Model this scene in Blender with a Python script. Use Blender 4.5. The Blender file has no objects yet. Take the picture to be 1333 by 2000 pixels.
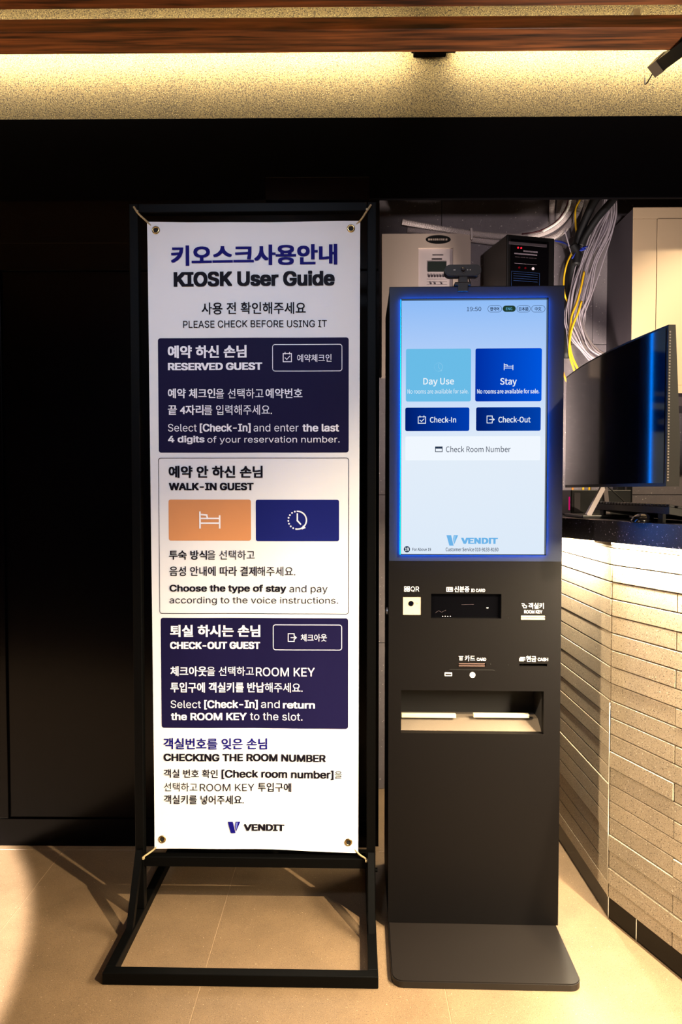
import bpy, bmesh, math, random
from mathutils import Vector, Matrix
random.seed(7)
PI = math.pi
SC = bpy.context.scene
COL = bpy.context.collection
R = math.radians

# ------------------------------------------------------------------ camera
F, EYE = 1333.0, 1.22
PITCH, YAW = math.atan(43 / F), math.atan(13.5 / F)
cam_data = bpy.data.cameras.new('camera')
cam_data.sensor_fit = 'VERTICAL'
cam_data.sensor_height = 36.0
cam_data.lens = F / 2000 * 36.0
cam_data.clip_start = 0.02
cam = bpy.data.objects.new('camera', cam_data)
cam.location = (0, 0, EYE)
cam.rotation_euler = (PI / 2 - PITCH, 0, YAW)
COL.objects.link(cam)
SC.camera = cam

# ------------------------------------------------------------------ world, exposure
w = bpy.data.worlds.new('world')
SC.world = w
w.use_nodes = True
w.node_tree.nodes['Background'].inputs[0].default_value = (0.35, 0.40, 0.55, 1)
w.node_tree.nodes['Background'].inputs[1].default_value = 0.02
SC.view_settings.view_transform = 'Standard'
SC.view_settings.look = 'None'
SC.view_settings.gamma = 1
SC.view_settings.exposure = 0
SC.view_settings.use_curve_mapping = False


# ------------------------------------------------------------------ lights
def spot(name, loc, to, power, angle, blend, color, radius=0.02):
    d = bpy.data.lights.new(name, 'SPOT')
    d.energy = power; d.spot_size = R(angle); d.spot_blend = blend
    d.color = color; d.shadow_soft_size = radius
    o = bpy.data.objects.new(name, d); COL.objects.link(o)
    o.location = loc
    o.rotation_euler = (Vector(to) - Vector(loc)).to_track_quat('-Z', 'Y').to_euler()
    return o


def area(name, loc, to, power, sx, sy, color):
    d = bpy.data.lights.new(name, 'AREA')
    d.shape = 'RECTANGLE'; d.size = sx; d.size_y = sy; d.energy = power; d.color = color
    o = bpy.data.objects.new(name, d); COL.objects.link(o)
    o.location = loc
    o.rotation_euler = (Vector(to) - Vector(loc)).to_track_quat('-Z', 'Y').to_euler()
    return o


WARM = (1.0, 0.80, 0.52)
NEUT = (1.0, 0.90, 0.80)
COOL = (0.80, 0.86, 1.0)
spot('downlight_right', (1.75, 0.0, 2.55), (0.36, 1.70, 0.15), 1250, 52, 1.0, WARM, 0.025)
spot('downlight_left', (-2.3, 0.90, 2.55), (-2.3, 1.20, 0.0), 3200, 61.5, 0.05, NEUT, 0.02)
spot('downlight_front', (-0.45, -0.30, 2.60), (-0.28, 1.90, 1.25), 135, 48, 0.9, (0.66, 0.78, 1.0), 0.10)
spot('downlight_counter', (1.50, 1.55, 2.555), (1.28, 2.70, 1.30), 120, 54, 0.7, WARM, 0.03)
spot('floor_fill', (0.50, 0.70, 2.55), (0.86, 1.38, 0.0), 460, 42, 1.0, (1.0, 0.84, 0.62), 0.03)  # extra fill added to brighten the floor at the right
spot('brick_light', (-1.30, 0.30, 2.30), (0.84, 1.72, 0.50), 640, 28, 0.8, WARM, 0.06)
spot('alcove_fill', (0.28, -0.90, 1.30), (0.80, 2.75, 2.18), 150, 22, 0.7, (1.0, 0.86, 0.86), 0.08)  # fill added from the front to brighten the alcove, no fixture there
area('alcove_backfill', (0.80, 2.32, 1.30), (0.50, 2.74, 2.20), 16, 0.16, 0.10, (1.0, 0.86, 0.74))  # unseen fill added behind the monitor to light the alcove
area('room_glow', (0.3, -1.6, 2.7), (0.3, 1.6, 1.2), 3, 2.4, 1.0, (0.90, 0.86, 1.0))  # broad unseen fill standing for light bounced round the room

# ------------------------------------------------------------------ photo helpers: a pixel of the photo -> a point in the place
_f = Vector((-math.sin(YAW) * math.cos(PITCH), math.cos(YAW) * math.cos(PITCH), -math.sin(PITCH)))
_r = Vector((math.cos(YAW), math.sin(YAW), 0))
_u = _r.cross(_f)
EYEV = Vector((0, 0, EYE))


def ray(px, py):
    return _f + _r * ((px - 666.5) / F) - _u * ((py - 1000) / F)


def at(px, py, Y):
    d = ray(px, py); return EYEV + d * (Y / d.y)


def atx(px, py, X):
    d = ray(px, py); return EYEV + d * (X / d.x)


class Plane:
    """vertical local frame: origin, turned by rz; local x right, y back, z up"""
    def __init__(self, o, rz):
        self.M = Matrix.Translation(Vector(o)) @ Matrix.Rotation(rz, 4, 'Z')
        self.I = self.M.inverted()
        self.o = Vector(o); self.rz = rz

    def __call__(self, px, py, off=0.0):
        d = ray(px, py)
        e = self.I @ EYEV; dl = self.I.to_3x3() @ d
        t = (off - e.y) / dl.y
        p = e + dl * t
        return p.x, p.z


# ------------------------------------------------------------------ materials
def lin(c):
    return tuple((v / 255 / 12.92) if v / 255 <= 0.04045 else ((v / 255 + 0.055) / 1.055) ** 2.4 for v in c) + (1,)


def mat(name, rgb, rough=0.5, metal=0.0, spec=0.5, coat=0.0, emit=None, es=0.0,
        speck=None, vary=0.0, bump=0.0, bscale=200.0, objrand=0.0, wood=False, alpha=None):
    """procedural material; speck = list of (scale, threshold, rgb)"""
    m = bpy.data.materials.new(name); m.use_nodes = True
    nt = m.node_tree; N = nt.nodes; L = nt.links
    b = N['Principled BSDF']
    b.inputs['Roughness'].default_value = rough
    b.inputs['Metallic'].default_value = metal
    b.inputs['Specular IOR Level'].default_value = spec
    b.inputs['Coat Weight'].default_value = coat
    b.inputs['Coat Roughness'].default_value = 0.05
    tc = N.new('ShaderNodeTexCoord')
    geo = N.new('ShaderNodeNewGeometry')
    base = N.new('ShaderNodeRGB'); base.outputs[0].default_value = lin(rgb)
    out = base.outputs[0]
    pos = geo.outputs['Position']
    if vary > 0:
        n = N.new('ShaderNodeTexNoise'); n.inputs['Scale'].default_value = 9; n.inputs['Detail'].default_value = 6
        n.inputs['Roughness'].default_value = 0.65
        L.new(pos, n.inputs['Vector'])
        mr = N.new('ShaderNodeMapRange'); mr.inputs['From Min'].default_value = 0.3; mr.inputs['From Max'].default_value = 0.7
        mr.inputs['To Min'].default_value = 1 - vary; mr.inputs['To Max'].default_value = 1 + vary
        L.new(n.outputs[0], mr.inputs[0])
        mx = N.new('ShaderNodeMix'); mx.data_type = 'RGBA'; mx.blend_type = 'MULTIPLY'; mx.inputs[0].default_value = 1
        L.new(out, mx.inputs[6]); L.new(mr.outputs[0], mx.inputs[7]); out = mx.outputs[2]
    if objrand > 0:
        oi = N.new('ShaderNodeObjectInfo')
        mr = N.new('ShaderNodeMapRange')
        mr.inputs['To Min'].default_value = 1 - objrand; mr.inputs['To Max'].default_value = 1 + objrand
        L.new(oi.outputs['Random'], mr.inputs[0])
        mx = N.new('ShaderNodeMix'); mx.data_type = 'RGBA'; mx.blend_type = 'MULTIPLY'; mx.inputs[0].default_value = 1
        L.new(out, mx.inputs[6]); L.new(mr.outputs[0], mx.inputs[7]); out = mx.outputs[2]
    for sc, th, c in (speck or []):
        n = N.new('ShaderNodeTexNoise'); n.inputs['Scale'].default_value = sc; n.inputs['Detail'].default_value = 2
        L.new(pos, n.inputs['Vector'])
        mr = N.new('ShaderNodeMapRange'); mr.inputs['From Min'].default_value = th; mr.inputs['From Max'].default_value = th + 0.05
        L.new(n.outputs[0], mr.inputs[0])
        mx = N.new('ShaderNodeMix'); mx.data_type = 'RGBA'
        L.new(mr.outputs[0], mx.inputs[0]); L.new(out, mx.inputs[6]); mx.inputs[7].default_value = lin(c); out = mx.outputs[2]
    if wood:
        mp = N.new('ShaderNodeMapping'); mp.inputs['Scale'].default_value = (1.5, 30, 30)
        L.new(pos, mp.inputs[0])
        n = N.new('ShaderNodeTexNoise'); n.inputs['Scale'].default_value = 2.2; n.inputs['Detail'].default_value = 8
        n.inputs['Distortion'].default_value = 0.6
        L.new(mp.outputs[0], n.inputs['Vector'])
        cr = N.new('ShaderNodeValToRGB')
        cr.color_ramp.elements[0].position = 0.35; cr.color_ramp.elements[0].color = lin(tuple(int(v * 0.45) for v in rgb))
        cr.color_ramp.elements[1].position = 0.68; cr.color_ramp.elements[1].color = lin(tuple(min(255, int(v * 1.25)) for v in rgb))
        L.new(n.outputs[0], cr.inputs[0]); out = cr.outputs[0]
    L.new(out, b.inputs['Base Color'])
    if bump > 0:
        n = N.new('ShaderNodeTexNoise'); n.inputs['Scale'].default_value = bscale; n.inputs['Detail'].default_value = 3
        L.new(pos, n.inputs['Vector'])
        bp = N.new('ShaderNodeBump'); bp.inputs['Strength'].default_value = bump; bp.inputs['Distance'].default_value = 0.002
        L.new(n.outputs[0], bp.inputs['Height']); L.new(bp.outputs[0], b.inputs['Normal'])
    if emit is not None:
        b.inputs['Emission Color'].default_value = lin(emit)
        b.inputs['Emission Strength'].default_value = es
    return m


def glow(name, rgb, s=1.0):
    """a lit area of a screen or lamp"""
    m = bpy.data.materials.new(name); m.use_nodes = True
    nt = m.node_tree; nt.nodes.clear()
    e = nt.nodes.new('ShaderNodeEmission'); o = nt.nodes.new('ShaderNodeOutputMaterial')
    e.inputs[0].default_value = lin(rgb); e.inputs[1].default_value = s
    nt.links.new(e.outputs[0], o.inputs[0])
    return m


def glow_ramp(name, stops, axis, a, b, s=1.0):
    """screen picture whose colour runs from one end to the other (object space)"""
    m = glow(name, (255, 255, 255), s)
    nt = m.node_tree; N = nt.nodes; L = nt.links
    tc = N.new('ShaderNodeTexCoord'); sp = N.new('ShaderNodeSeparateXYZ'); L.new(tc.outputs['Object'], sp.inputs[0])
    mr = N.new('ShaderNodeMapRange'); mr.inputs['From Min'].default_value = a; mr.inputs['From Max'].default_value = b
    L.new(sp.outputs[axis], mr.inputs[0])
    cr = N.new('ShaderNodeValToRGB'); L.new(mr.outputs[0], cr.inputs[0])
    el = cr.color_ramp.elements
    while len(el) < len(stops): el.new(0.5)
    for e_, (p, c) in zip(el, stops): e_.position = p; e_.color = lin(c)
    L.new(cr.outputs[0], [n for n in N if n.type == 'EMISSION'][0].inputs[0])
    return m


M = {}
M['floor'] = mat('floor_tile', (108, 88, 66), 0.42, vary=0.14, bump=0.2, bscale=260, objrand=0.03,
                 speck=[(330, 0.62, (72, 56, 42)), (200, 0.70, (190, 170, 142)), (520, 0.60, (92, 74, 56)), (640, 0.64, (168, 145, 115))])
M['grout'] = mat('grout', (130, 108, 82), 0.9)
M['black_panel'] = mat('black_lacquer_panel', (3, 2, 3), 0.2, spec=0.12)
M['black_matte'] = mat('black_paint', (2, 1, 3), 0.75, spec=0.04)
M['gold_wall'] = mat('cement_wall', (98, 82, 46), 0.9, vary=0.16, bump=0.9, bscale=260,
                     speck=[(230, 0.53, (52, 40, 20)), (300, 0.60, (160, 140, 92))])
M['concrete'] = mat('concrete_tile', (112, 104, 108), 0.75, vary=0.12, bump=0.25, bscale=250,
                    speck=[(130, 0.70, (205, 195, 190)), (300, 0.64, (74, 66, 70))])
M['wood'] = mat('dark_wood', (130, 76, 40), 0.45, wood=True, bump=0.1, bscale=90)
M['ceiling'] = mat('ceiling_board', (205, 180, 135), 0.9, vary=0.05)
M['room'] = mat('room_wall', (40, 36, 34), 0.9)
M['brick'] = mat('basalt_brick', (146, 130, 108), 0.85, vary=0.10, objrand=0.10, bump=0.12, bscale=480,
                 speck=[(380, 0.60, (70, 58, 46)), (250, 0.66, (200, 188, 166)), (300, 0.66, (40, 32, 26))])
M['mortar'] = mat('dark_mortar', (10, 8, 7), 0.95, spec=0.05)  # near-black mortar bed behind bricks and tiles
M['strip_white'] = mat('white_strip', (205, 198, 182), 0.8)
M['plinth'] = mat('plinth_tile', (5, 4, 4), 0.2, vary=0.3, spec=0.15)
M['granite'] = mat('black_granite', (20, 18, 26), 0.38, speck=[(160, 0.665, (150, 142, 165)), (420, 0.68, (96, 92, 110))])
M['steel_black'] = mat('black_steel', (3, 3, 3), 0.5, spec=0.08, bump=0.05, bscale=500)
M['kiosk'] = mat('kiosk_coating', (9, 7, 7), 0.5, spec=0.12, bump=0.05, bscale=900)
M['kiosk_in'] = mat('kiosk_recess', (24, 20, 19), 0.7)
M['gloss_black'] = mat('glossy_black', (4, 4, 6), 0.15, spec=0.3)
M['plastic_black'] = mat('black_plastic', (12, 12, 14), 0.4)
M['lens'] = mat('lens_glass', (6, 6, 14), 0.05, spec=0.8)
M['vinyl'] = mat('white_vinyl', (236, 236, 238), 0.6, spec=0.15)
M['navy'] = mat('navy_ink', (19, 15, 54), 0.6, spec=0.1)
M['title_blue'] = mat('title_blue_ink', (14, 10, 108), 0.6, spec=0.1)
M['navy_tile'] = mat('navy_square_ink', (20, 28, 104), 0.6, spec=0.1)
M['black_ink'] = mat('black_ink', (14, 12, 24), 0.6, spec=0.1)
M['white_ink'] = mat('white_ink', (246, 244, 250), 0.45)
M['orange'] = mat('orange_ink', (214, 146, 96), 0.6, spec=0.1)
M['brass'] = mat('brass_grommet', (190, 165, 115), 0.25, metal=1.0)
M['hole'] = mat('hole_black', (3, 3, 3), 0.8)
M['tie'] = mat('clear_cable_tie', (170, 150, 110), 0.35)
M['logo_light'] = mat('logo_light_ink', (96, 104, 190), 0.4)
M['print'] = mat('printed_white', (238, 232, 226), 0.5)
M['tan'] = mat('reader_window', (205, 180, 150), 0.3, speck=[(60, 0.62, (178, 150, 120))])
M['slot_steel'] = mat('slot_steel', (226, 216, 186), 0.35, metal=0.35)
M['conduit'] = mat('conduit_plastic', (196, 184, 182), 0.6)
M['cable_grey'] = mat('grey_cable', (164, 154, 164), 0.5)
M['cable_yellow'] = mat('yellow_cable', (222, 176, 22), 0.5)
M['cable_black'] = mat('black_cable', (10, 9, 12), 0.6)
M['cable_blue'] = mat('blue_cable', (20, 44, 150), 0.5)
M['cream'] = mat('cream_panel', (205, 178, 144), 0.5)
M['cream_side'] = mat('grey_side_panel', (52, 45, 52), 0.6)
M['box_white'] = mat('control_box_paint', (178, 160, 148), 0.5)
M['lcd'] = mat('lcd_glass', (38, 44, 42), 0.2)
M['dark_print'] = mat('dark_print', (52, 40, 46), 0.6)
M['grey_leg'] = mat('silver_leg', (176, 164, 166), 0.4, metal=0.2)
M['led_red'] = glow('red_led', (255, 40, 60), 1.0)
M['led_pink'] = glow('pink_led', (220, 20, 110), 0.7)
M['led_white'] = glow('white_led', (255, 225, 225), 1.0)
M['led_strip'] = glow('led_strip', (255, 240, 210), 12.0)
M['bloom_blue'] = glow('blue_bloom_glow', (0, 125, 255), 48)  # emitter added for the bloom round the screen
M['silver'] = mat('silver_metal', (190, 186, 180), 0.3, metal=0.8)
M['oval'] = mat('oval_black', (10, 9, 10), 0.35)
M['brass_flat'] = mat('brass_edge', (150, 110, 50), 0.35, metal=0.6)


# ------------------------------------------------------------------ object helpers
def link(name, verts, faces, m, parent=None, smooth=False, loc=None, rz=None):
    me = bpy.data.meshes.new(name)
    me.from_pydata([tuple(v) for v in verts], [], faces)
    me.materials.append(m if not isinstance(m, str) else M[m])
    if smooth:
        for p in me.polygons: p.use_smooth = True
    me.update()
    o = bpy.data.objects.new(name, me); COL.objects.link(o)
    if parent is not None: o.parent = parent
    if loc is not None: o.location = loc
    if rz is not None: o.rotation_euler = (0, 0, rz)
    return o


def link_bm(name, bm, m, parent=None, smooth=False, loc=None, rz=None):
    bmesh.ops.recalc_face_normals(bm, faces=bm.faces)
    me = bpy.data.meshes.new(name); bm.to_mesh(me); bm.free()
    me.materials.append(m if not isinstance(m, str) else M[m])
    if smooth:
        for p in me.polygons: p.use_smooth = True
    o = bpy.data.objects.new(name, me); COL.objects.link(o)
    if parent is not None: o.parent = parent
    if loc is not None: o.location = loc
    if rz is not None: o.rotation_euler = (0, 0, rz)
    return o


def bm_box(bm, x0, x1, y0, y1, z0, z1, bev=0.0, seg=2):
    t = bmesh.new()
    bmesh.ops.create_cube(t, size=1)
    for v in t.verts:
        v.co = Vector(((x0 + x1) / 2 + v.co.x * (x1 - x0), (y0 + y1) / 2 + v.co.y * (y1 - y0), (z0 + z1) / 2 + v.co.z * (z1 - z0)))
    if bev > 0:
        bmesh.ops.bevel(t, geom=t.edges[:], offset=bev, segments=seg, affect='EDGES', profile=0.5)
    me = bpy.data.meshes.new('tmp'); t.to_mesh(me); t.free(); bm.from_mesh(me); bpy.data.meshes.remove(me)


def box(name, x0, x1, y0, y1, z0, z1, m, parent=None, bev=0.0, seg=2, **k):
    bm = bmesh.new(); bm_box(bm, x0, x1, y0, y1, z0, z1, bev, seg)
    return link_bm(name, bm, m, parent, **k)


def tag(o, label, cat, group=None, kind=None):
    o['label'] = label; o['category'] = cat
    if group: o['group'] = group
    if kind: o['kind'] = kind
    return o


def structure(o):
    o['kind'] = 'structure'; return o


def thing(name, label, cat, loc=(0, 0, 0), rz=0.0, group=None):
    o = bpy.data.objects.new(name, None); o.empty_display_size = 0.1; COL.objects.link(o)
    o.location = loc; o.rotation_euler = (0, 0, rz)
    return tag(o, label, cat, group)


def smooth_path(pts, n):
    """Catmull-Rom through pts, n steps per span"""
    P = [Vector(p) for p in pts]; P = [P[0] * 2 - P[1]] + P + [P[-1] * 2 - P[-2]]
    out = []
    for i in range(1, len(P) - 2):
        a, b, c, d = P[i - 1:i + 3]
        for k in range(n):
            t = k / n
            out.append(0.5 * ((2 * b) + (c - a) * t + (2 * a - 5 * b + 4 * c - d) * t * t + (3 * b - a - 3 * c + d) * t ** 3))
    out.append(P[-2]); return out


def tube_data(path, rad, sides=8, cap=True):
    """rad: number or function(index) -> radius"""
    V, Fc = [], []
    up = Vector((0.13, 0.31, 0.94)).normalized()
    n = len(path)
    for i, p in enumerate(path):
        t = (path[min(i + 1, n - 1)] - path[max(i - 1, 0)])
        t = t.normalized() if t.length > 1e-9 else Vector((0, 0, 1))
        a = t.cross(up)
        if a.length < 0.05: a = t.cross(Vector((1, 0, 0)))
        a.normalize(); b = t.cross(a)
        r = rad(i) if callable(rad) else rad
        for k in range(sides):
            q = 2 * PI * k / sides
            V.append(p + a * (r * math.cos(q)) + b * (r * math.sin(q)))
    for i in range(n - 1):
        for k in range(sides):
            k2 = (k + 1) % sides
            Fc.append((i * sides + k, i * sides + k2, (i + 1) * sides + k2, (i + 1) * sides + k))
    if cap:
        Fc.append(tuple(range(sides))[::-1]); Fc.append(tuple((n - 1) * sides + k for k in range(sides)))
    return V, Fc


def tube(name, pts, rad, m, parent=None, n=8, sides=8):
    V, Fc = tube_data(smooth_path(pts, n), rad, sides)
    return link(name, V, Fc, m, parent, smooth=True)


def corrugated(name, pts, r, m, parent=None, pitch=0.0042):
    fine = smooth_path(pts, 60)
    out, acc, last = [fine[0]], 0.0, fine[0]
    step = pitch / 2
    for p in fine[1:]:
        while (p - last).length >= step:
            last = last + (p - last).normalized() * step
            out.append(last.copy())
    V, Fc = tube_data(out, lambda i: r if i % 2 else r * 0.80, 10)
    return link(name, V, Fc, m, parent)


def cyl(name, c, axis, r, h, m, parent=None, n=20, bev=0.0, r2=None):
    """cylinder from c along axis (unit vector) for h"""
    c = Vector(c); ax = Vector(axis).normalized()
    r2 = r if r2 is None else r2
    prof = [(0, 0), (r - bev, 0), (r, bev), (r2, h - bev), (r2 - bev, h), (0, h)] if bev else [(0, 0), (r, 0), (r2, h), (0, h)]
    return lathe(name, c, ax, prof, m, parent, n)


def lathe(name, c, ax, prof, m, parent=None, n=20, smooth=False):
    c = Vector(c); ax = Vector(ax).normalized()
    a = ax.orthogonal().normalized(); b = ax.cross(a)
    V, Fc = [], []
    for (r, h) in prof:
        for k in range(n):
            q = 2 * PI * k / n
            V.append(c + ax * h + (a * math.cos(q) + b * math.sin(q)) * max(r, 1e-6))
    for i in range(len(prof) - 1):
        for k in range(n):
            k2 = (k + 1) % n
            Fc.append((i * n + k, i * n + k2, (i + 1) * n + k2, (i + 1) * n + k))
    return link(name, V, Fc, m, parent, smooth=smooth)


# flat shapes on a vertical plane facing -y ----------------------------------
def flat(name, polys, y, m, parent=None, warp=None):
    """polys: list of loops [(x,z),...] laid on the plane y"""
    V, Fc = [], []
    for lp in polys:
        i = len(V)
        for (x, z) in lp:
            V.append((x, y + (warp(x, z) if warp else 0), z))
        Fc.append(tuple(range(i, i + len(lp))))
    return link(name, V, Fc, m, parent)


def rrect(x0, x1, z0, z1, r, n=5):
    out = []
    for cx, cz, a0 in ((x1 - r, z1 - r, 0), (x0 + r, z1 - r, 90), (x0 + r, z0 + r, 180), (x1 - r, z0 + r, 270)):
        for k in range(n + 1):
            a = R(a0 + 90 * k / n); out.append((cx + r * math.cos(a), cz + r * math.sin(a)))
    return out


def plate_grid(name, outline_box, r, y, m, parent, warp, nx=10, nz=14):
    """rounded rectangle split into a grid so it follows the hanging sheet"""
    x0, x1, z0, z1 = outline_box
    bm = bmesh.new()
    vs = [bm.verts.new((x, 0, z)) for x, z in rrect(x0, x1, z0, z1, r)]
    bm.faces.new(vs)
    for i in range(1, nx):
        x = x0 + (x1 - x0) * i / nx
        bmesh.ops.bisect_plane(bm, geom=bm.verts[:] + bm.edges[:] + bm.faces[:], plane_co=(x, 0, 0), plane_no=(1, 0, 0))
    for i in range(1, nz):
        z = z0 + (z1 - z0) * i / nz
        bmesh.ops.bisect_plane(bm, geom=bm.verts[:] + bm.edges[:] + bm.faces[:], plane_co=(0, 0, z), plane_no=(0, 0, 1))
    for v in bm.verts: v.co.y = y + (warp(v.co.x, v.co.z) if warp else 0)
    return link_bm(name, bm, m, parent)


def stroke(path, wd, closed=False):
    """thick line as quads in the x-z plane"""
    P = list(path) + ([path[0]] if closed else [])
    out = []
    for (x0, z0), (x1, z1) in zip(P[:-1], P[1:]):
        dx, dz = x1 - x0, z1 - z0; l = math.hypot(dx, dz)
        if l < 1e-9: continue
        ux, uz = dx / l * wd / 2, dz / l * wd / 2
        out.append([(x0 - ux - uz, z0 - uz + ux), (x0 - ux + uz, z0 - uz - ux), (x1 + ux + uz, z1 + uz - ux), (x1 + ux - uz, z1 + uz + ux)])
    return out


# lettering --------------------------------------------------------------------
_tc = {}


def _font(fn):
    try:
        return bpy.data.fonts.load(bpy.utils.system_resource('DATAFILES') + '/fonts/' + fn, check_existing=True)
    except Exception:
        return None


FONTS = {'latin': _font('Inter.woff2'), 'cjk': _font('Noto Sans CJK Regular.woff2')}


def fill_nonzero(me):
    """fill overlapping glyph outlines by winding number"""
    from mathutils.geometry import delaunay_2d_cdt
    nxt = {}
    for e_ in me.edges:
        a, b = e_.vertices; nxt.setdefault(a, []).append(b); nxt.setdefault(b, []).append(a)
    seen, loops = set(), []
    for st_ in range(len(me.vertices)):
        if st_ in seen or st_ not in nxt: continue
        lp, cur, prev = [st_], st_, None
        seen.add(st_)
        while True:
            c_ = sorted(n for n in nxt[cur] if n not in seen) if prev is None else [n for n in nxt[cur] if n not in seen]
            if not c_: break
            n = c_[0]; lp.append(n); seen.add(n); prev, cur = cur, n
        loops.append([Vector((me.vertices[i].co.x, me.vertices[i].co.y)) for i in lp])
    # clusters of loops that touch in x are one glyph
    loops.sort(key=lambda l: min(p.x for p in l))
    groups, hi = [], -1e9
    for l in loops:
        lo = min(p.x for p in l)
        if lo > hi: groups.append([])
        groups[-1].append(l); hi = max(hi, max(p.x for p in l))
    OV_, OF = [], []
    for g in groups:
        vs, ed = [], []
        for l in g:
            b = len(vs); vs += l; n = len(l); ed += [(b + i, b + (i + 1) % n) for i in range(n)]
        r_ = delaunay_2d_cdt(vs, ed, [], 0, 1e-6)
        b = len(OV_); OV_ += [(p.x, p.y) for p in r_[0]]
        for t in r_[2]:
            x = sum(r_[0][i].x for i in t) / len(t); y = sum(r_[0][i].y for i in t) / len(t); wn = 0
            for l in g:
                for i in range(len(l)):
                    p, q_ = l[i - 1], l[i]
                    if (p.y <= y) != (q_.y <= y):
                        if p.x + (y - p.y) / (q_.y - p.y) * (q_.x - p.x) > x: wn += 1 if q_.y > p.y else -1
            if wn: OF.append(tuple(b + i for i in t))
    return OV_, OF


def glyphs(s, style=None):
    if (s, style) in _tc: return _tc[s, style]
    c = bpy.data.curves.new('t', 'FONT'); c.resolution_u = 4; c.body = s
    if style is None and all(ord(q) < 128 for q in s): style = 'latin'
    if style and FONTS[style]: c.font = FONTS[style]
    ob = bpy.data.objects.new('t', c); COL.objects.link(ob)
    if style == 'latin' and c.font == FONTS['latin']: c.fill_mode = 'NONE'
    dg = bpy.context.evaluated_depsgraph_get()
    me = bpy.data.meshes.new_from_object(ob.evaluated_get(dg))
    if c.fill_mode == 'NONE':
        v, f = fill_nonzero(me)
        bpy.data.objects.remove(ob); bpy.data.meshes.remove(me)
        _tc[s, style] = (v, f); return v, f
    v = [(q.co.x, q.co.y) for q in me.vertices]; f = [tuple(p.vertices) for p in me.polygons]
    bpy.data.objects.remove(ob); bpy.data.meshes.remove(me)
    _tc[s, style] = (v, f); return v, f


def lettering(s, P, px0, px1, py0, py1, y, m, parent, bold=0.0, warp=None, name='lettering', style=None):
    """write s so that its ink fills the photo box px0..px1, py0..py1 on plane P"""
    v, f = glyphs(s, style)
    k = 8 if bold > 0 else 1
    V, Fc = [], []
    for i in range(k):
        ox, oz = [(bold * a_, bold * 0.6 * b_) for a_, b_ in ((1, 1), (-1, -1), (1, -1), (-1, 1), (0, 1), (0, -1), (1, 0), (-1, 0))][i] if bold else (0, 0)
        n = len(V)
        V += [(a + ox, b + oz, i) for a, b in v]
        Fc += [tuple(q + n for q in t)[::1] for t in f]
    xs = [q[0] for q in V]; zs = [q[1] for q in V]
    ax, bx, az, bz = min(xs), max(xs), min(zs), max(zs)
    my, mx = (py0 + py1) / 2, (px0 + px1) / 2
    X0, _ = P(px0, my); X1, _ = P(px1, my); _, Z1 = P(mx, py0); _, Z0 = P(mx, py1)
    W = []
    for a, b, i in V:
        x = X0 + (a - ax) / (bx - ax) * (X1 - X0); z = Z0 + (b - az) / (bz - az) * (Z1 - Z0)
        W.append((x, y - i * 1.2e-5 + (warp(x, z) if warp else 0), z))
    return link(name, W, Fc, m, parent)


def brect(P, px0, px1, py0, py1):
    mx, my = (px0 + px1) / 2, (py0 + py1) / 2
    return P(px0, my)[0], P(px1, my)[0], P(mx, py1)[1], P(mx, py0)[1]


# ================================================================== SETTING
# floor: tiles 0.6 x 1.2 m
tile = bmesh.new(); bm_box(tile, -0.2993, 0.2993, -0.5993, 0.5993, -0.012, 0, 0.0008, 1)
tm = bpy.data.meshes.new('tile'); tile.to_mesh(tm); tile.free(); tm.materials.append(M['floor'])
floor = structure(box('floor', -4, 4.4, -3, 3.2, -0.05, -0.0008, 'grout'))
for i in range(-4, 6):
    for j in range(0, 4):
        cx = -0.362 + 0.6 * i + 0.3; cy = 2.268 + 0.6 - 1.2 * j
        if cx < -3.2 or cx > 3.2: continue
        if j > 2 and abs(cx) > 1.6: continue
        t = bpy.data.objects.new('tile', tm); COL.objects.link(t); t.parent = floor; t.location = (cx, cy, 0)

WY = 2.30          # face of the black wall
AY = 2.75          # back of the alcove
AX = 0.105         # where the black wall ends and the alcove opens
zf0 = at(1000, 388, WY).z; zf1 = at(600, 231, WY).z
structure(box('wall_back', -4, AX, WY, 2.95, 0.0, zf0 - 0.0005, 'black_panel'))
structure(box('trim_1', -4, 4.2, WY - 0.004, WY + 0.012, zf0, zf1, 'black_matte', bev=0.002))
structure(box('trim_7', -4, 4.2, WY + 0.0125, 2.3595, zf1 - 0.03, zf1 - 0.018, 'black_matte'))   # black fascia over wall and alcove
structure(box('wall_upper', -4, 4.2, 2.36, 2.5, zf1 - 0.02, 2.95, 'gold_wall'))
# alcove shell with big tiles
alc = structure(box('wall_alcove', AX, 4.2, AY + 0.012, AY + 0.1, 0.0, zf0 + 0.40, 'mortar'))
zt = 0.0
xs = [AX, 0.372, 0.975, 1.575, 2.175, 2.775]
for r_ in range(5):
    for a, b in zip(xs[:-1], xs[1:]):
        box('tile', a + 0.001, b - 0.001, AY, AY + 0.0119, zt + 0.6 * r_ + 0.001, min(zt + 0.6 * (r_ + 1) - 0.001, zf0 + 0.39), 'concrete', alc, bev=0.001, seg=1)
structure(box('trim_2', AX - 0.0005, 4.2, 2.361, 2.95, min(zf0 + 0.40, 2.9), zf0 + 0.42, 'black_matte'))   # alcove ceiling
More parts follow.
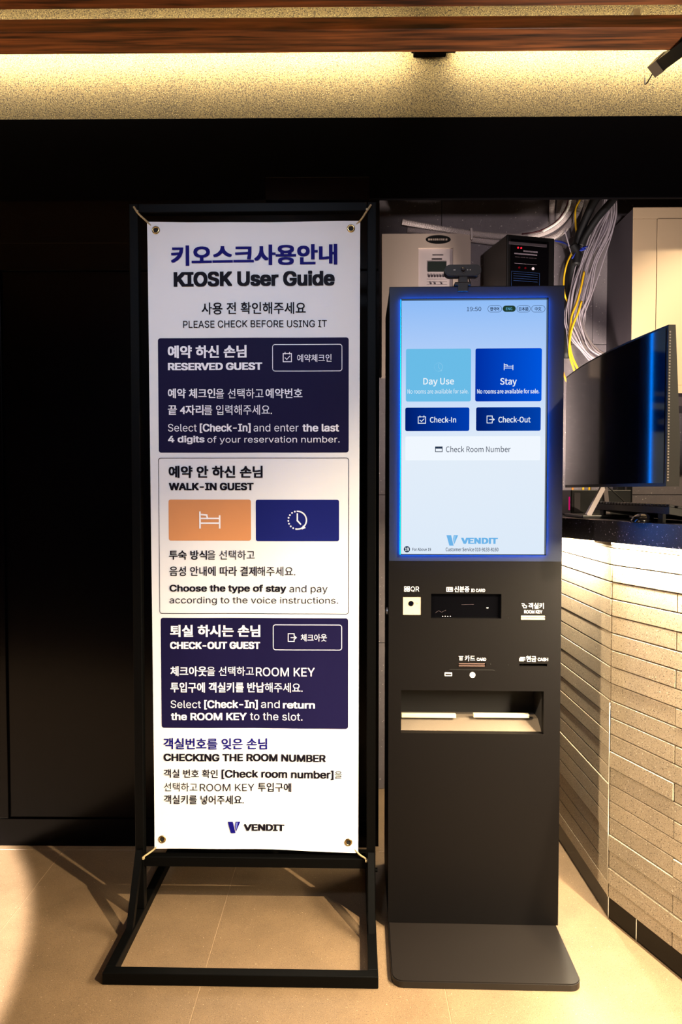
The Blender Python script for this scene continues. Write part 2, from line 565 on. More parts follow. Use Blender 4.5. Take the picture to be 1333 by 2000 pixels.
# left wall details
zb1 = at(150, 1597, WY).z
structure(box('baseboard_back', -4, AX - 0.02, WY - 0.008, WY - 0.0005, 0.0, zb1, 'black_panel', bev=0.002))
z476, z530 = at(150, 476, WY).z, at(150, 530, WY).z
structure(box('trim_3', -4, AX - 0.004, WY - 0.010, WY - 0.0005, z530, z476, 'black_panel', bev=0.0025))
xj = at(10, 1000, WY).x
structure(box('trim_4', xj - 0.16, xj, WY - 0.010, WY - 0.0005, zb1 + 0.001, z530 - 0.001, 'black_panel', bev=0.002))
structure(box('trim_5', xj - 0.70, xj - 0.54, WY - 0.010, WY - 0.0005, zb1 + 0.001, z530 - 0.001, 'black_panel', bev=0.002))
p0, p1 = at(520, 398, WY), at(722, 350, WY)
structure(box('trim_6', p0.x, p1.x, WY - 0.018, WY - 0.0045, p0.z + 0.003, p1.z, 'black_panel', bev=0.002))
# brass edge where the skirting turns at the left
q = at(4, 1652, 2.2)
# room shell outside the view
structure(box('wall_left', -4.1, -4, -3, 3, 0, 2.95, 'room'))
structure(box('wall_right', 4.2, 4.3, -3, 3, 0, 2.95, 'room'))
structure(box('wall_front', -4.1, 4.3, -3.1, -3, 0, 2.95, 'room'))
structure(box('ceiling', -4.1, 4.3, -3.1, 3, 2.95, 3.0, 'ceiling'))

# wooden ceiling beams with LED strips on their backs
BZ = at(600, 103, 2.156).z
LEDZ = BZ + 0.120
for i, (y0, y1) in enumerate(((2.05, 2.156), (1.83, 1.958), (1.60, 1.728), (1.37, 1.498))):
    b_ = thing('ceiling_beam', ['dark brown wooden ceiling beam directly before the lit cement wall',
                                'second dark wooden ceiling beam, cut by the top edge of the photo',
                                'third dark wooden ceiling beam above the camera',
                                'fourth dark wooden ceiling beam above the camera'][i], 'beam', (0, 0, BZ))
    box('beam_board', -3.9, 4.1, y0, y1, 0.0, 0.036, 'wood', b_, bev=0.0015)
    if i == 0:
        box('led_strip', -3.9, 4.1, 0, 0.004, 0, 0.010, 'led_strip', b_, loc=(0, 2.2722, LEDZ - BZ - 0.005))
        box('led_channel', -3.9, 4.1, 0, 0.008, 0, 0.016, 'silver', b_, loc=(0, 2.264, LEDZ - BZ - 0.008))
        for xb in (-3.0, -1.6, 0.88, 3.0):
            box('led_bracket', xb - .01, xb + .01, y1 - .02, 2.2640, 0.1085, 0.1115, 'silver', b_)
            box('led_bracket', xb - .01, xb + .01, y1 - .023, y1 - .020, 0.0362, 0.1115, 'silver', b_)
    if i == 1:
        box('led_channel', -3.9, 4.1, y1 - 0.018, y1 - 0.004, 0.0365, 0.095, 'silver', b_)
area('cove_light', (-1.75, 2.278, LEDZ), (-1.75, 2.36, LEDZ - 0.005), 47, 3.9, 0.008, (1.0, 0.91, 0.72))
area('cove_light', (2.25, 2.278, LEDZ), (2.25, 2.36, LEDZ - 0.005), 47, 3.8, 0.008, (1.0, 0.91, 0.72))
area('cove_light_front', (0.1, 1.967, BZ + 0.11), (0.1, 2.0, BZ + 0.4), 14, 7.8, 0.012, (1.0, 0.84, 0.55))
sb = thing('shadow_blocker', 'small dark driver box between the two light strips, added to throw the broad shadow', 'blocker', (0.285, 2.31, LEDZ))  # unseen block added to cast the shadow on the cement wall
box('case', -0.065, 0.045, -0.035, 0.046, -0.012, 0.03, 'black_matte', sb, bev=0.002)
box('end_cap', -0.073, -0.0653, -0.028, 0.028, -0.010, 0.02, 'black_matte', sb, bev=0.001)
box('end_cap', 0.0453, 0.075, -0.028, 0.028, -0.010, 0.02, 'black_matte', sb, bev=0.001)

# black arm at the upper right
ar = thing('bracket_arm', 'black steel arm reaching in at the upper right under the beam', 'arm', (1.15, 2.13, 2.6))
a0 = at(1298, 120, 2.22) - Vector((1.15, 2.13, 2.6)); a1 = at(1356, 70, 2.08) - Vector((1.15, 2.13, 2.6))
a1.z = BZ - 0.016 - 2.6
dv = (a1 - a0).normalized()


def sqbar(name, p, q, wd, m, parent):
    t = (q - p).normalized(); s = t.cross(Vector((0, 1, 0))).normalized(); u2 = s.cross(t)
    V = []
    for c in (p, q):
        for a, b in ((-1, -1), (1, -1), (1, 1), (-1, 1)): V.append(c + s * a * wd / 2 + u2 * b * wd / 2)
    return link(name, V, [(3, 2, 1, 0), (4, 5, 6, 7), (0, 1, 5, 4), (1, 2, 6, 5), (2, 3, 7, 6), (3, 0, 4, 7)], m, parent)


box('mount_plate', a1.x - .03, a1.x + .04, a1.y - .03, a1.y + .03, BZ - 2.6 - 0.0045, BZ - 2.6 - 0.0003, 'plastic_black', ar, bev=.0008)
sqbar('arm_tube', a0, a1 + dv * 0.01, 0.038, M['plastic_black'], ar)
sqbar('arm_tip', a0 - dv * 0.045, a0 + dv * 0.001, 0.042, mat('arm_tip_grey', (92, 84, 74), 0.5), ar)
tube('shadow_line', [a0 - dv * 0.04, a0 - dv * 0.05 + Vector((-.006, .05, -.02)), Vector((at(1262, 150, 2.35).x - 1.15, 2.355 - 2.13, at(1262, 150, 2.35).z - 2.6))], 0.0022, 'cable_black', ar)  # dark tube drawn where the arm's shadow lies on the wall

# ================================================================== BANNER STAND
SX = -0.2625
FR = Plane((SX, 1.905, 0), R(-0.6))
st = thing('banner_stand', 'black square-tube steel banner stand with an open floor base', 'stand', FR.o, FR.rz)
HW, TW = 0.3405, 0.025
ztop = at(258, 399, 1.90).z
for s in (-1, 1):
    x0, x1 = (-HW, -HW + TW) if s < 0 else (HW - TW, HW)
    box('post', x0, x1, -TW / 2, TW / 2, 0.0305, ztop, 'steel_black', st, bev=0.002)
    box('base_rail', x0, x1, -0.2445, 0.30, 0.0005, 0.030, 'steel_black', st, bev=0.002)
    # raked brace between post and base rail
    p, q_ = Vector(((x0 + x1) / 2, -0.012, 0.20)), Vector(((x0 + x1) / 2, -0.10, 0.024))
    sqbar('brace', p, q_, 0.018, M['steel_black'], st)
    zk = 0.145
    cyl('knob', (x1 if s > 0 else x0, -0.002, zk), (s, 0, 0), 0.006, 0.006, 'steel_black', st, n=12)
box('top_rail', -HW + TW + 0.0003, HW - TW - 0.0003, -TW / 2, TW / 2, ztop - TW, ztop, 'steel_black', st, bev=0.002)
zc0, zc1 = FR(500, 1690)[1], FR(500, 1671)[1]
box('cross_rail', -HW + TW + 0.0003, HW - TW - 0.0003, -TW / 2, TW / 2, zc0, zc1, 'steel_black', st, bev=0.002)
box('front_rail', -HW, HW, -0.2705, -0.245, 0.0005, 0.030, 'steel_black', st, bev=0.002)
box('back_rail', -HW, HW, 0.3005, 0.326, 0.0005, 0.030, 'steel_black', st, bev=0.002)

# ================================================================== BANNER (hangs in the stand by cable ties)
bn = thing('banner', 'tall white vinyl banner printed as a kiosk user guide, tied into the black stand', 'banner', FR.o, FR.rz)


def sag(x, z):
    e = 0.0022 * math.sin(7.5 * x + 1.3) * math.sin(2.1 * z + 0.4) + 0.0012 * math.sin(23 * x + 3.1 * z)
    c = 0.0
    for cx, cz in ((-0.29, 1.97), (0.30, 1.97), (-0.285, 0.19), (0.295, 0.18)):
        d = math.hypot(x - cx, z - cz); c += 0.004 * math.exp(-d * 9)
    return e - c


corners = [FR(288, 434), FR(704, 432), FR(700, 1665), FR(303, 1656)]   # TL TR BR BL
NX, NZ = 26, 84
V, Fc = [], []
for j in range(NZ + 1):
    t = j / NZ
    for i in range(NX + 1):
        s = i / NX
        xl = corners[0][0] * (1 - t) + corners[3][0] * t; zl = corners[0][1] * (1 - t) + corners[3][1] * t
        xr = corners[1][0] * (1 - t) + corners[2][0] * t; zr = corners[1][1] * (1 - t) + corners[2][1] * t
        x = xl * (1 - s) + xr * s; z = zl * (1 - s) + zr * s
        if j == 0 or j == NZ: z += (-1 if j == 0 else 1) * 0.0025 * math.sin(PI * s) ** 2
        V.append((x, sag(x, z), z))
for j in range(NZ):
    for i in range(NX):
        a = j * (NX + 1) + i; Fc.append((a, a + NX + 1, a + NX + 2, a + 1))
n0 = len(V)
V += [(x, y + 0.0006, z) for x, y, z in V[:n0]]
Fc += [tuple(k + n0 for k in f)[::-1] for f in Fc]
sheet = link('sheet', V, Fc, 'vinyl', bn, smooth=True)

Y1, Y2, Y3 = -0.0006, -0.0011, -0.0016


def bplate(px0, px1, py0, py1, m, r=0.007, y=Y1, name='printed_panel'):
    return plate_grid(name, brect(FR, px0, px1, py0, py1), r, y, m, sheet, sag, 8, max(3, int((py1 - py0) / 22)))


def bline(px0, px1, py0, py1, m, wd=0.0019, r=0.007, y=Y2, name='printed_outline'):
    x0, x1, z0, z1 = brect(FR, px0, px1, py0, py1)
    lp = rrect(x0, x1, z0, z1, r)
    pts = []
    for (a, b), (c, d) in zip(lp, lp[1:] + lp[:1]):
        n = max(1, int(math.hypot(c - a, d - b) / 0.03))
        pts += [(a + (c - a) * k / n, b + (d - b) * k / n) for k in range(n)]
    return flat(name, stroke(pts, wd, True), y, m, sheet, sag)


def T(s, px0, px1, py0, py1, m, bold=0.0):
    return lettering(s, FR, px0, px1, py0, py1, Y3, m, sheet, bold, sag)


HV, BD, SB, MD = 0.038, 0.025, 0.016, 0.006
T('키오스크사용안내', 334.4, 659.3, 478.7, 518.5, 'title_blue', HV)
T('KIOSK User Guide', 339.5, 654.2, 530, 559.5, 'black_ink', HV)
T('사용 전 확인해주세요', 394, 597.6, 590.6, 614, 'black_ink', SB)
T('PLEASE CHECK BEFORE USING IT', 358, 639, 626, 640, 'black_ink', MD)
bplate(309.7, 681.6, 660, 884, 'navy')
T('예약 하신 손님', 328.2, 482.3, 674.7, 699.4, 'white_ink', HV)
T('RESERVED GUEST', 328.5, 513, 708.6, 723.2, 'white_ink', HV)
bline(533, 668.4, 673, 724.8, 'white_ink')
T('예약체크인', 581, 648, 692, 707, 'white_ink', MD)
T('예약 체크인', 328.5, 421, 758.8, 778, 'white_ink', BD)
T('을 선택하고', 422, 515.3, 759.2, 778.6, 'white_ink', MD)
T('예약번호', 519.3, 591.2, 758.8, 778, 'white_ink', SB)
T('끝 4자리', 328.5, 397.8, 791, 810.6, 'white_ink', BD)
T('를 입력해주세요.', 398.8, 531.8, 791, 810.6, 'white_ink', MD)
T('Select', 328.8, 384.6, 828, 843, 'white_ink')
T('[Check-In]', 390.6, 490.2, 827, 845.5, 'white_ink', BD)
T('and enter', 496, 583.6, 828, 843, 'white_ink')
T('the last', 591.2, 662.8, 828, 843, 'white_ink', BD)
T('4 digits', 328.8, 399.8, 851, 867.7, 'white_ink', BD)
T('of your reservation number.', 405.4, 663.8, 851.8, 867.7, 'white_ink')

bline(311.4, 681.6, 894.5, 1198.5, 'black_ink', 0.0016)
T('예약 안 하신 손님', 330, 513.6, 909.7, 933.5, 'black_ink', HV)
T('WALK-IN GUEST', 330.5, 496, 943, 957.5, 'black_ink', HV)
bplate(330, 490.5, 975.7, 1055.8, 'orange', 0.006)
bplate(500, 662.8, 976, 1057, 'navy_tile', 0.006)
T('투숙 방식', 331, 404.7, 1074.7, 1092.9, 'black_ink', BD)
T('을 선택하고', 405.4, 498, 1074.7, 1093, 'black_ink', 0.002)
T('음성 안내에 따라 결제', 331.8, 501.8, 1106, 1125, 'black_ink', SB)
T('해주세요.', 502.8, 577.3, 1106.4, 1125, 'black_ink', 0.002)
T('Choose the type of stay', 332, 559.8, 1141.7, 1158.9, 'black_ink', BD)
T('and pay', 566, 640.4, 1143, 1160.5, 'black_ink')
T('according to the voice instructions.', 332, 661, 1165.5, 1182, 'black_ink')

bplate(315.3, 680.5, 1207, 1422.5, 'navy')
T('퇴실 하시는 손님', 332.8, 508.7, 1220.4, 1243.8, 'white_ink', HV)
T('CHECK-OUT GUEST', 332.8, 508.4, 1253.4, 1267.6, 'white_ink', HV)
bline(534, 667.8, 1220.5, 1269.5, 'white_ink')
T('체크아웃', 588, 638.7, 1238.5, 1252.7, 'white_ink', MD)
T('체크아웃', 333.5, 404.4, 1301, 1320, 'white_ink', BD)
T('을 선택하고', 404.7, 496, 1302, 1320, 'white_ink', MD)
T('ROOM KEY', 500, 615.3, 1303.9, 1321, 'white_ink', MD)
T('투입구에 객실키를 반납', 333.5, 516.6, 1332.6, 1352.4, 'white_ink', BD)
T('해주세요.', 517.6, 591.5, 1333.6, 1352.4, 'white_ink', MD)
T('Select', 334, 392.9, 1367.5, 1382.4, 'white_ink')
T('[Check-In]', 399.5, 503.7, 1367, 1385.5, 'white_ink', BD)
T('and', 510, 546.6, 1368, 1383, 'white_ink')
T('return', 553, 615.6, 1371, 1383.7, 'white_ink', BD)
T('the ROOM KEY', 334.5, 482, 1392, 1406.5, 'white_ink', BD)
T('to the slot.', 488.6, 591.2, 1392, 1407, 'white_ink')

T('객실번호를 잊은 손님', 320, 522, 1441.5, 1463.5, 'title_blue', BD)
T('CHECKING THE ROOM NUMBER', 320.3, 637, 1472.5, 1487, 'black_ink', BD + .006)
T('객실 번호 확인', 320.7, 426, 1502, 1518.5, 'black_ink', SB)
T('[Check room number]', 433.4, 652.2, 1503.5, 1522, 'black_ink', BD)
T('을', 654.2, 669, 1506, 1520.5, 'black_ink')
T('선택하고', 321, 386.3, 1528, 1545, 'black_ink')
T('ROOM KEY', 391.3, 497.4, 1530.5, 1544.8, 'black_ink')
T('투입구에', 504, 569.6, 1529, 1546.8, 'black_ink', SB)
T('객실키를 넣어주세요.', 321, 476.7, 1552.6, 1570, 'black_ink', SB)
T('VENDIT', 476.7, 556, 1610, 1622.8, 'black_ink', HV)


def logo(P, px0, px1, py0, py1, y, m1, m2, parent, warp=None):
    x0, x1, z0, z1 = brect(P, px0, px1, py0, py1)
    f = lambda a, b: (x0 + (x1 - x0) * a, z0 + (z1 - z0) * b)
    flat('logo_mark', [[f(0, 1), f(0.25, 0), f(0.62, 0), f(0.40, 1)][::-1]], y, m1, parent, warp)
    flat('logo_mark', [[f(0.62, 1), f(0.56, 0.62), f(0.66, 0.12), f(1.0, 1)][::-1]], y, m1, parent, warp)
    flat('logo_facet', [[f(0.66, 0.93), f(0.60, 0.62), f(0.68, 0.26), f(0.80, 0.93)][::-1]], y - 0.0002, m2, parent, warp)


logo(FR, 445.5, 470, 1604.5, 1626.7, Y3, 'title_blue', 'logo_light', sheet, sag)


def mapper(P, px0, px1, py0, py1):
    x0, x1, z0, z1 = brect(P, px0, px1, py0, py1)
    return (lambda a, b: (x0 + (x1 - x0) * a, z0 + (z1 - z0) * b)), (x1 - x0)


def icon(kind, P, px0, px1, py0, py1, y, m, parent, warp=None, wd=0.09, name='icon'):
    f, W = mapper(P, px0, px1, py0, py1)
    t = W * wd; S = []
    if kind == 'calendar':
        S += stroke([f(0.04, 0.9), f(0.04, 0.04), f(0.96, 0.04), f(0.96, 0.9)], t, True)
        S += stroke([f(0.26, 0.45), f(0.44, 0.28), f(0.76, 0.62)], t)
        S += stroke([f(0.25, 0.86), f(0.25, 1.02)], t) + stroke([f(0.75, 0.86), f(0.75, 1.02)], t)
    elif kind == 'exit':
        S += stroke([f(0.72, 0.70), f(0.72, 0.97), f(0.04, 0.97), f(0.04, 0.04), f(0.72, 0.04), f(0.72, 0.30)], t)
        S += stroke([f(0.36, 0.5), f(0.98, 0.5)], t) + stroke([f(0.76, 0.68), f(0.98, 0.5), f(0.76, 0.32)], t)
    elif kind == 'bed':
        S += stroke([f(0.05, 0), f(0.05, 1)], t) + stroke([f(0.96, 0), f(0.96, 0.75)], t)
        S += stroke([f(0.05, 0.60), f(0.96, 0.60)], t) + stroke([f(0.05, 0.30), f(0.96, 0.30)], t)
        S += stroke([f(0.05, 0.86), f(0.36, 0.82), f(0.40, 0.60)], t)
    elif kind == 'clock':
        for k in range(16):
            a0_, a1_ = R(90 - k * 11.25), R(90 - (k + 1) * 11.25)
            S += stroke([f(0.5 + 0.46 * math.cos(a0_), 0.5 + 0.46 * math.sin(a0_)), f(0.5 + 0.46 * math.cos(a1_), 0.5 + 0.46 * math.sin(a1_))], t * 0.8)
        for k in range(9):
            a0_ = R(262 - k * 19.5)
            c = f(0.5 + 0.46 * math.cos(a0_), 0.5 + 0.46 * math.sin(a0_))
            S.append([(c[0] + t * .55 * math.cos(2 * PI * j / 8), c[1] + t * .55 * math.sin(2 * PI * j / 8)) for j in range(8)])
        S += stroke([f(0.5, 0.82), f(0.5, 0.48), f(0.66, 0.30)], t * 0.85)
        S.append([f(0.72, 0.02), f(0.93, 0.10), f(0.78, 0.24)])
    elif kind == 'card':
        S += stroke([f(0.04, 0.95), f(0.96, 0.95), f(0.96, 0.05), f(0.04, 0.05)], t, True)
        S.append([f(0.04, 0.62), f(0.96, 0.62), f(0.96, 0.88), f(0.04, 0.88)])
    elif kind == 'grid':
        for a, b in ((0, .55), (.55, .55), (0, 0), (.55, 0)):
            S += stroke([f(a + .06, b + .06), f(a + .38, b + .06), f(a + .38, b + .38), f(a + .06, b + .38)], t, True)
        S += stroke([f(.1, .5), f(.9, .5)], t)
    elif kind == 'idcard':
        S += stroke([f(0.04, 0.95), f(0.96, 0.95), f(0.96, 0.05), f(0.04, 0.05)], t, True)
        S.append([f(0.2, .25), f(.42, .25), f(.42, .75), f(.2, .75)])
        S += stroke([f(.55, .65), f(.85, .65)], t) + stroke([f(.55, .38), f(.85, .38)], t)
    elif kind == 'hand':
        S += stroke([f(0.05, 0.9), f(0.4, 0.9), f(0.62, 0.55), f(0.95, 0.45), f(0.85, 0.1), f(0.4, 0.1), f(0.2, 0.5)], t)
        S += stroke([f(0.1, 0.6), f(0.35, 0.55)], t)
    elif kind == 'cardin':
        S += stroke([f(0.0, 0.95), f(1.0, 0.95)], t) + stroke([f(0.2, 0.95), f(0.2, 0.05), f(0.8, 0.05), f(0.8, 0.95)], t)
        S.append([f(.4, .3), f(.6, .3), f(.6, .7), f(.4, .7)])
    elif kind == 'cash':
        S.append([f(0, .0), f(.8, .0), f(.8, .6), f(0, .6)])
        S += stroke([f(.2, .8), f(1, .8), f(1, .2)], t)
    return flat(name, S, y, m, parent, warp)


icon('calendar', FR, 553, 570.4, 689, 707.5, Y3, 'white_ink', sheet, sag)
icon('bed', FR, 389, 431, 1000.5, 1030.8, Y3, 'white_ink', sheet, sag, 0.075)
icon('clock', FR, 562, 600.5, 997, 1035, Y3, 'white_ink', sheet, sag, 0.085)
icon('exit', FR, 562.8, 579.6, 1237, 1253.4, Y3, 'white_ink', sheet, sag)
# grommets and ties
for (gx, gy), (fx, fz), (ex, ey) in (((305, 450), (-1, 1), (288, 434)), ((686, 447), (1, 1), (704, 432)), ((317.5, 1638), (-1, -1), (303, 1656)), ((681, 1644), (1, -1), (700, 1665))):
    x, z = FR(gx, gy)
    g = lathe('grommet', (x, sag(x, z) - 0.0007, z), (0, -1, 0), [(0.0060, 0.0), (0.0060, 0.0014), (0.0082, 0.0024), (0.0108, 0.0012), (0.0112, 0.0)], 'brass', bn, 24, smooth=True)
    cyl('hole', (x, sag(x, z) - 0.0008, z), (0, -1, 0), 0.0062, 0.0003, 'hole', g, 16)
    px_, pz_ = fx * (HW - TW) - fx * 0.001, (ztop - TW if fz > 0 else zc1)
    cxr, czr = FR(ex, ey)
    tx, tz = fx * (HW - TW * 0.6), (ztop - TW * 0.4 if fz > 0 else zc1 - TW * 0.3)
    tube('cable_tie', [(x, 0.004, z), (cxr + fx * .001, -0.004, czr + fz * .001), (px_ - fx * 0.002, -0.017, pz_ - fz * 0.004), (tx, -0.0165, tz)], 0.0028, 'tie', bn, n=6, sides=6)
    box('tie_head', px_ - 0.003, px_ + 0.003, -0.024, -0.018, pz_ - 0.003, pz_ + 0.003, 'tie', bn, bev=0.0008)

# ================================================================== KIOSK
KC = 0.3465
KP = Plane((KC, 1.8575, 0), R(-1.1))
ks = thing('kiosk', 'tall dark grey self check-in kiosk with a lit touch screen and floor plate', 'kiosk', KP.o, KP.rz)
KW, KH = 0.2345, KP(925, 559)[1]
PT = 0.018
box('body', -KW + 0.001, KW - 0.001, 0.022, 0.330, PT, KH - 0.001, 'kiosk', ks, bev=0.003)


def holed(name, x0, x1, z0, z1, yf, yb, holes, m, parent):
    """plate with real rectangular openings"""
    X = sorted({x0, x1} | {h[0] for h in holes} | {h[1] for h in holes})
    Z = sorted({z0, z1} | {h[2] for h in holes} | {h[3] for h in holes})
    V, Fc = [], []

    def quad(a, b, c, d): i = len(V); V.extend([a, b, c, d]); Fc.append((i, i + 1, i + 2, i + 3))
    for xa, xb in zip(X[:-1], X[1:]):
        for za, zb in zip(Z[:-1], Z[1:]):
            cx, cz = (xa + xb) / 2, (za + zb) / 2
            if any(h[0] < cx < h[1] and h[2] < cz < h[3] for h in holes): continue
            quad((xa, yf, za), (xb, yf, za), (xb, yf, zb), (xa, yf, zb))
            quad((xa, yb, zb), (xb, yb, zb), (xb, yb, za), (xa, yb, za))
    for (a, b, c, d) in holes + [(x0, x1, z0, z1)]:
        quad((a, yf, c), (a, yf, d), (a, yb, d), (a, yb, c)); quad((b, yf, d), (b, yf, c), (b, yb, c), (b, yb, d))
        quad((a, yf, d), (b, yf, d), (b, yb, d), (a, yb, d)); quad((b, yf, c), (a, yf, c), (a, yb, c), (b, yb, c))
    bm = bmesh.new(); vs = [bm.verts.new(v) for v in V]
    for f_ in Fc: bm.faces.new([vs[i] for i in f_])
    bmesh.ops.remove_doubles(bm, verts=bm.verts, dist=1e-6)
    return link_bm(name, bm, m, parent)


scr = brect(KP, 783.5, 1067, 585.5, 1082.5)
tray = brect(KP, 784, 1062.5, 1349, 1433)
idw = brect(KP, 842.5, 980, 1160, 1208)
qrw = brect(KP, 787, 823.5, 1165.5, 1202)
rk = brect(KP, 1018, 1065, 1202.5, 1210.5)
cs = brect(KP, 896, 949.5, 1295, 1301.5)
ch = brect(KP, 1015, 1069.5, 1296.5, 1301.5)
box('front_panel', 0, 0.001, 0, 0.001, 0, 0.001, 'kiosk').name = 'tmp_x'
bpy.data.objects.remove(bpy.data.objects['tmp_x'])
fp = holed('front_panel', -KW, KW, PT, KH, 0.0, 0.0215, [scr, tray, idw, qrw, rk, cs, ch], 'kiosk', ks)
x0, x1, z0, z1 = scr
screen = box('screen', x0 - 0.002, x1 + 0.002, 0.004, 0.006, z0 - 0.002, z1 + 0.002,
             glow_ramp('screen_glow', [(0, (226, 240, 255)), (0.42, (232, 243, 255)), (0.72, (190, 216, 255)), (1, (146, 192, 252))], 2, z0, z1, 0.95), ks)
# added blue emitter round the screen, standing for camera bloom; just proud of panel
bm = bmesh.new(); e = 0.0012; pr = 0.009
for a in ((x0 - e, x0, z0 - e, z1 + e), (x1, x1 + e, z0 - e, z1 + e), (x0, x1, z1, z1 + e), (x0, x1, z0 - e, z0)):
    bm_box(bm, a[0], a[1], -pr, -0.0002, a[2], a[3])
trim = link_bm('bloom_trim', bm, 'bloom_blue', ks)
bzl = brect(KP, 757.5, 1094, 560, 1096)
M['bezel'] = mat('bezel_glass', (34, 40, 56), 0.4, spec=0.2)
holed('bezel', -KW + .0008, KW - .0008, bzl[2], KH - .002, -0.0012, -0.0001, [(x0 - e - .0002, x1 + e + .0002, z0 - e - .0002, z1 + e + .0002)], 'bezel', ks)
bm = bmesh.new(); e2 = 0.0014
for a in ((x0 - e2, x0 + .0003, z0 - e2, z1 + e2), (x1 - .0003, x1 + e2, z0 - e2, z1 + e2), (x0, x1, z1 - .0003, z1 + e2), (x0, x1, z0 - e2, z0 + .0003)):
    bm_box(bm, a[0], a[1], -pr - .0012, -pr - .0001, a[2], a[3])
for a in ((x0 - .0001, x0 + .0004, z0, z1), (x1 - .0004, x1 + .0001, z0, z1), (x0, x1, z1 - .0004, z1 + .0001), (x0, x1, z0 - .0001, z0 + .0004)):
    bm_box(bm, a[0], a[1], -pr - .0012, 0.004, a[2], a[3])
link_bm('bloom_trim_cap', bm, 'gloss_black', trim)
G = {k: glow('screen_' + k, c, s) for k, c, s in (
    ('white', (240, 248, 255), .95), ('sky', (108, 192, 236), .95), ('pale', (140, 206, 242), .95),
    ('green', (34, 62, 48), .9), ('ink', (14, 36, 66), .9), ('card', (240, 247, 255), 1.0), ('logo', (112, 184, 238), .95), ('logo2', (150, 205, 245), .95))}
YS = 0.0036


def sbutton(px0, px1, py0, py1, m, r=0.005, y=YS, name='button'):
    b_ = brect(KP, px0, px1, py0, py1)
    return flat(name, [rrect(*b_, r)[::-1]], y, m, screen)


def kblue(nm, c0, c1, px0, px1):
    a, b = KP(px0, 800)[0], KP(px1, 800)[0]
    return glow_ramp(nm, [(0, c0), (1, c1)], 0, a, b, 0.95)


sbutton(793.5, 921, 680.5, 783.8, G['sky'])
sbutton(929.5, 1059.5, 679.7, 783.5, kblue('stay_blue', (0, 48, 168), (0, 88, 226), 929, 1060))
sbutton(792.2, 917.8, 795.7, 841.7, kblue('in_blue', (0, 30, 112), (0, 62, 180), 792, 918))
sbutton(931, 1057.6, 795, 841.3, kblue('out_blue', (0, 30, 112), (0, 66, 176), 931, 1057))
sbutton(792.5, 1056.6, 852, 899, G['card'], 0.003)


def K(s, px0, px1, py0, py1, m, bold=0.0, parent=None, y=None):
    return lettering(s, KP, px0, px1, py0, py1, (YS - 0.0004) if y is None else y, m, screen if parent is None else parent, bold, style='cjk')


K('19:50', 912.8, 941, 598.8, 607, G['ink'])
for a, b in ((954, 981), (1010.8, 1037.2), (1039.6, 1066)):
    bb = brect(KP, a, b, 596, 609)
    flat('pill_outline', stroke(rrect(*bb, 0.0085), 0.0009, True), YS, G['ink'], screen)
sbutton(983, 1008.6, 596, 608.4, G['green'], 0.0085)
K('한국어', 958.4, 976, 599, 606.5, G['ink'], 0.012)
K('ENG', 989.5, 1001.6, 599.7, 605.2, G['sky'])
K('日本語', 1014.6, 1033.5, 598.8, 606.4, G['ink'], 0.008)
K('中文', 1046, 1058.6, 598.8, 606.4, G['ink'], 0.008)
icon('clock', KP, 848.5, 866, 707.5, 725.5, YS - .0004, G['pale'], screen, wd=0.06)
K('Day Use', 827.5, 887.7, 738, 754.3, G['white'], 0.006)
K('No rooms are available for sale.', 796.7, 916, 759.2, 768.3, G['white'])
icon('bed', KP, 985, 1003.8, 710, 722, YS - .0004, G['white'], screen, wd=0.07)
K('Stay', 978, 1010.5, 738, 754.6, G['white'], 0.006)
K('No rooms are available for sale.', 933, 1054.6, 759, 768.2, G['white'], .006)
icon('calendar', KP, 817, 832.8, 812.5, 827, YS - .0004, G['white'], screen)
K('Check-In', 840.5, 891.8, 813.6, 825.2, G['white'], .006)
icon('exit', KP, 951.7, 966.8, 811.8, 826.5, YS - .0004, G['white'], screen)
K('Check-Out', 974.6, 1037.6, 813, 825, G['white'], .006)
icon('card', KP, 850.8, 865.2, 872, 882.6, YS - .0004, G['ink'], screen)
K('Check Room Number', 872, 998.4, 871, 883, G['ink'])
logo(KP, 872.9, 895.8, 1045.4, 1066, YS, G['logo'], G['logo2'], screen)
K('VENDIT', 901.7, 973.6, 1050.6, 1062.4, G['logo'], .022)
K('Customer Service 010-9133-8160', 871.5, 974.6, 1069.5, 1077, G['ink'], .004)
cx_, cz_ = KP(795.6, 1073); cr_ = 0.0085
flat('age_mark', [[(cx_ + cr_ * math.cos(-2 * PI * k / 24), cz_ + cr_ * math.sin(-2 * PI * k / 24)) for k in range(24)]], YS, G['ink'], screen)
K('19', 791.6, 799.6, 1069.6, 1076.6, G['white'], .01)
K('For Above 19', 806, 842.6, 1069.8, 1076.4, G['ink'], .004)

# readers, slots and their printing
YF = -0.0004


def KT(s, px0, px1, py0, py1, bold=0.0):
    return lettering(s, KP, px0, px1, py0, py1, YF, M['print'], fp, bold)


icon('grid', KP, 790, 801, 1145, 1155.4, YF, 'print', fp, wd=0.13)
KT('QR', 802.6, 819.2, 1145.5, 1155.9)
icon('idcard', KP, 872.5, 885, 1147, 1155.4, YF, 'print', fp, wd=0.1)
KT('신분증', 888, 917.3, 1144.9, 1156.6, .016)
KT('ID CARD', 920.8, 948, 1150, 1156.2, .012)
icon('hand', KP, 1019.7, 1030, 1178, 1188, YF, 'print', fp, wd=0.12)
KT('객실키', 1032.8, 1062.7, 1177.6, 1189, .012)
KT('ROOM KEY', 1024.6, 1059.8, 1191.8, 1198, .016)
icon('cardin', KP, 897, 905, 1281.5, 1289.7, YF, 'print', fp, wd=0.12)
KT('카드', 908.5, 928.4, 1280, 1291, .012)
KT('CARD', 932, 950, 1284.8, 1290.6, .012)
icon('cash', KP, 1015, 1026, 1282, 1291, YF, 'print', fp, wd=0.1)
KT('현금', 1028.5, 1048, 1281, 1292.6, .014)
KT('CASH', 1051, 1071, 1284.8, 1291, .014)
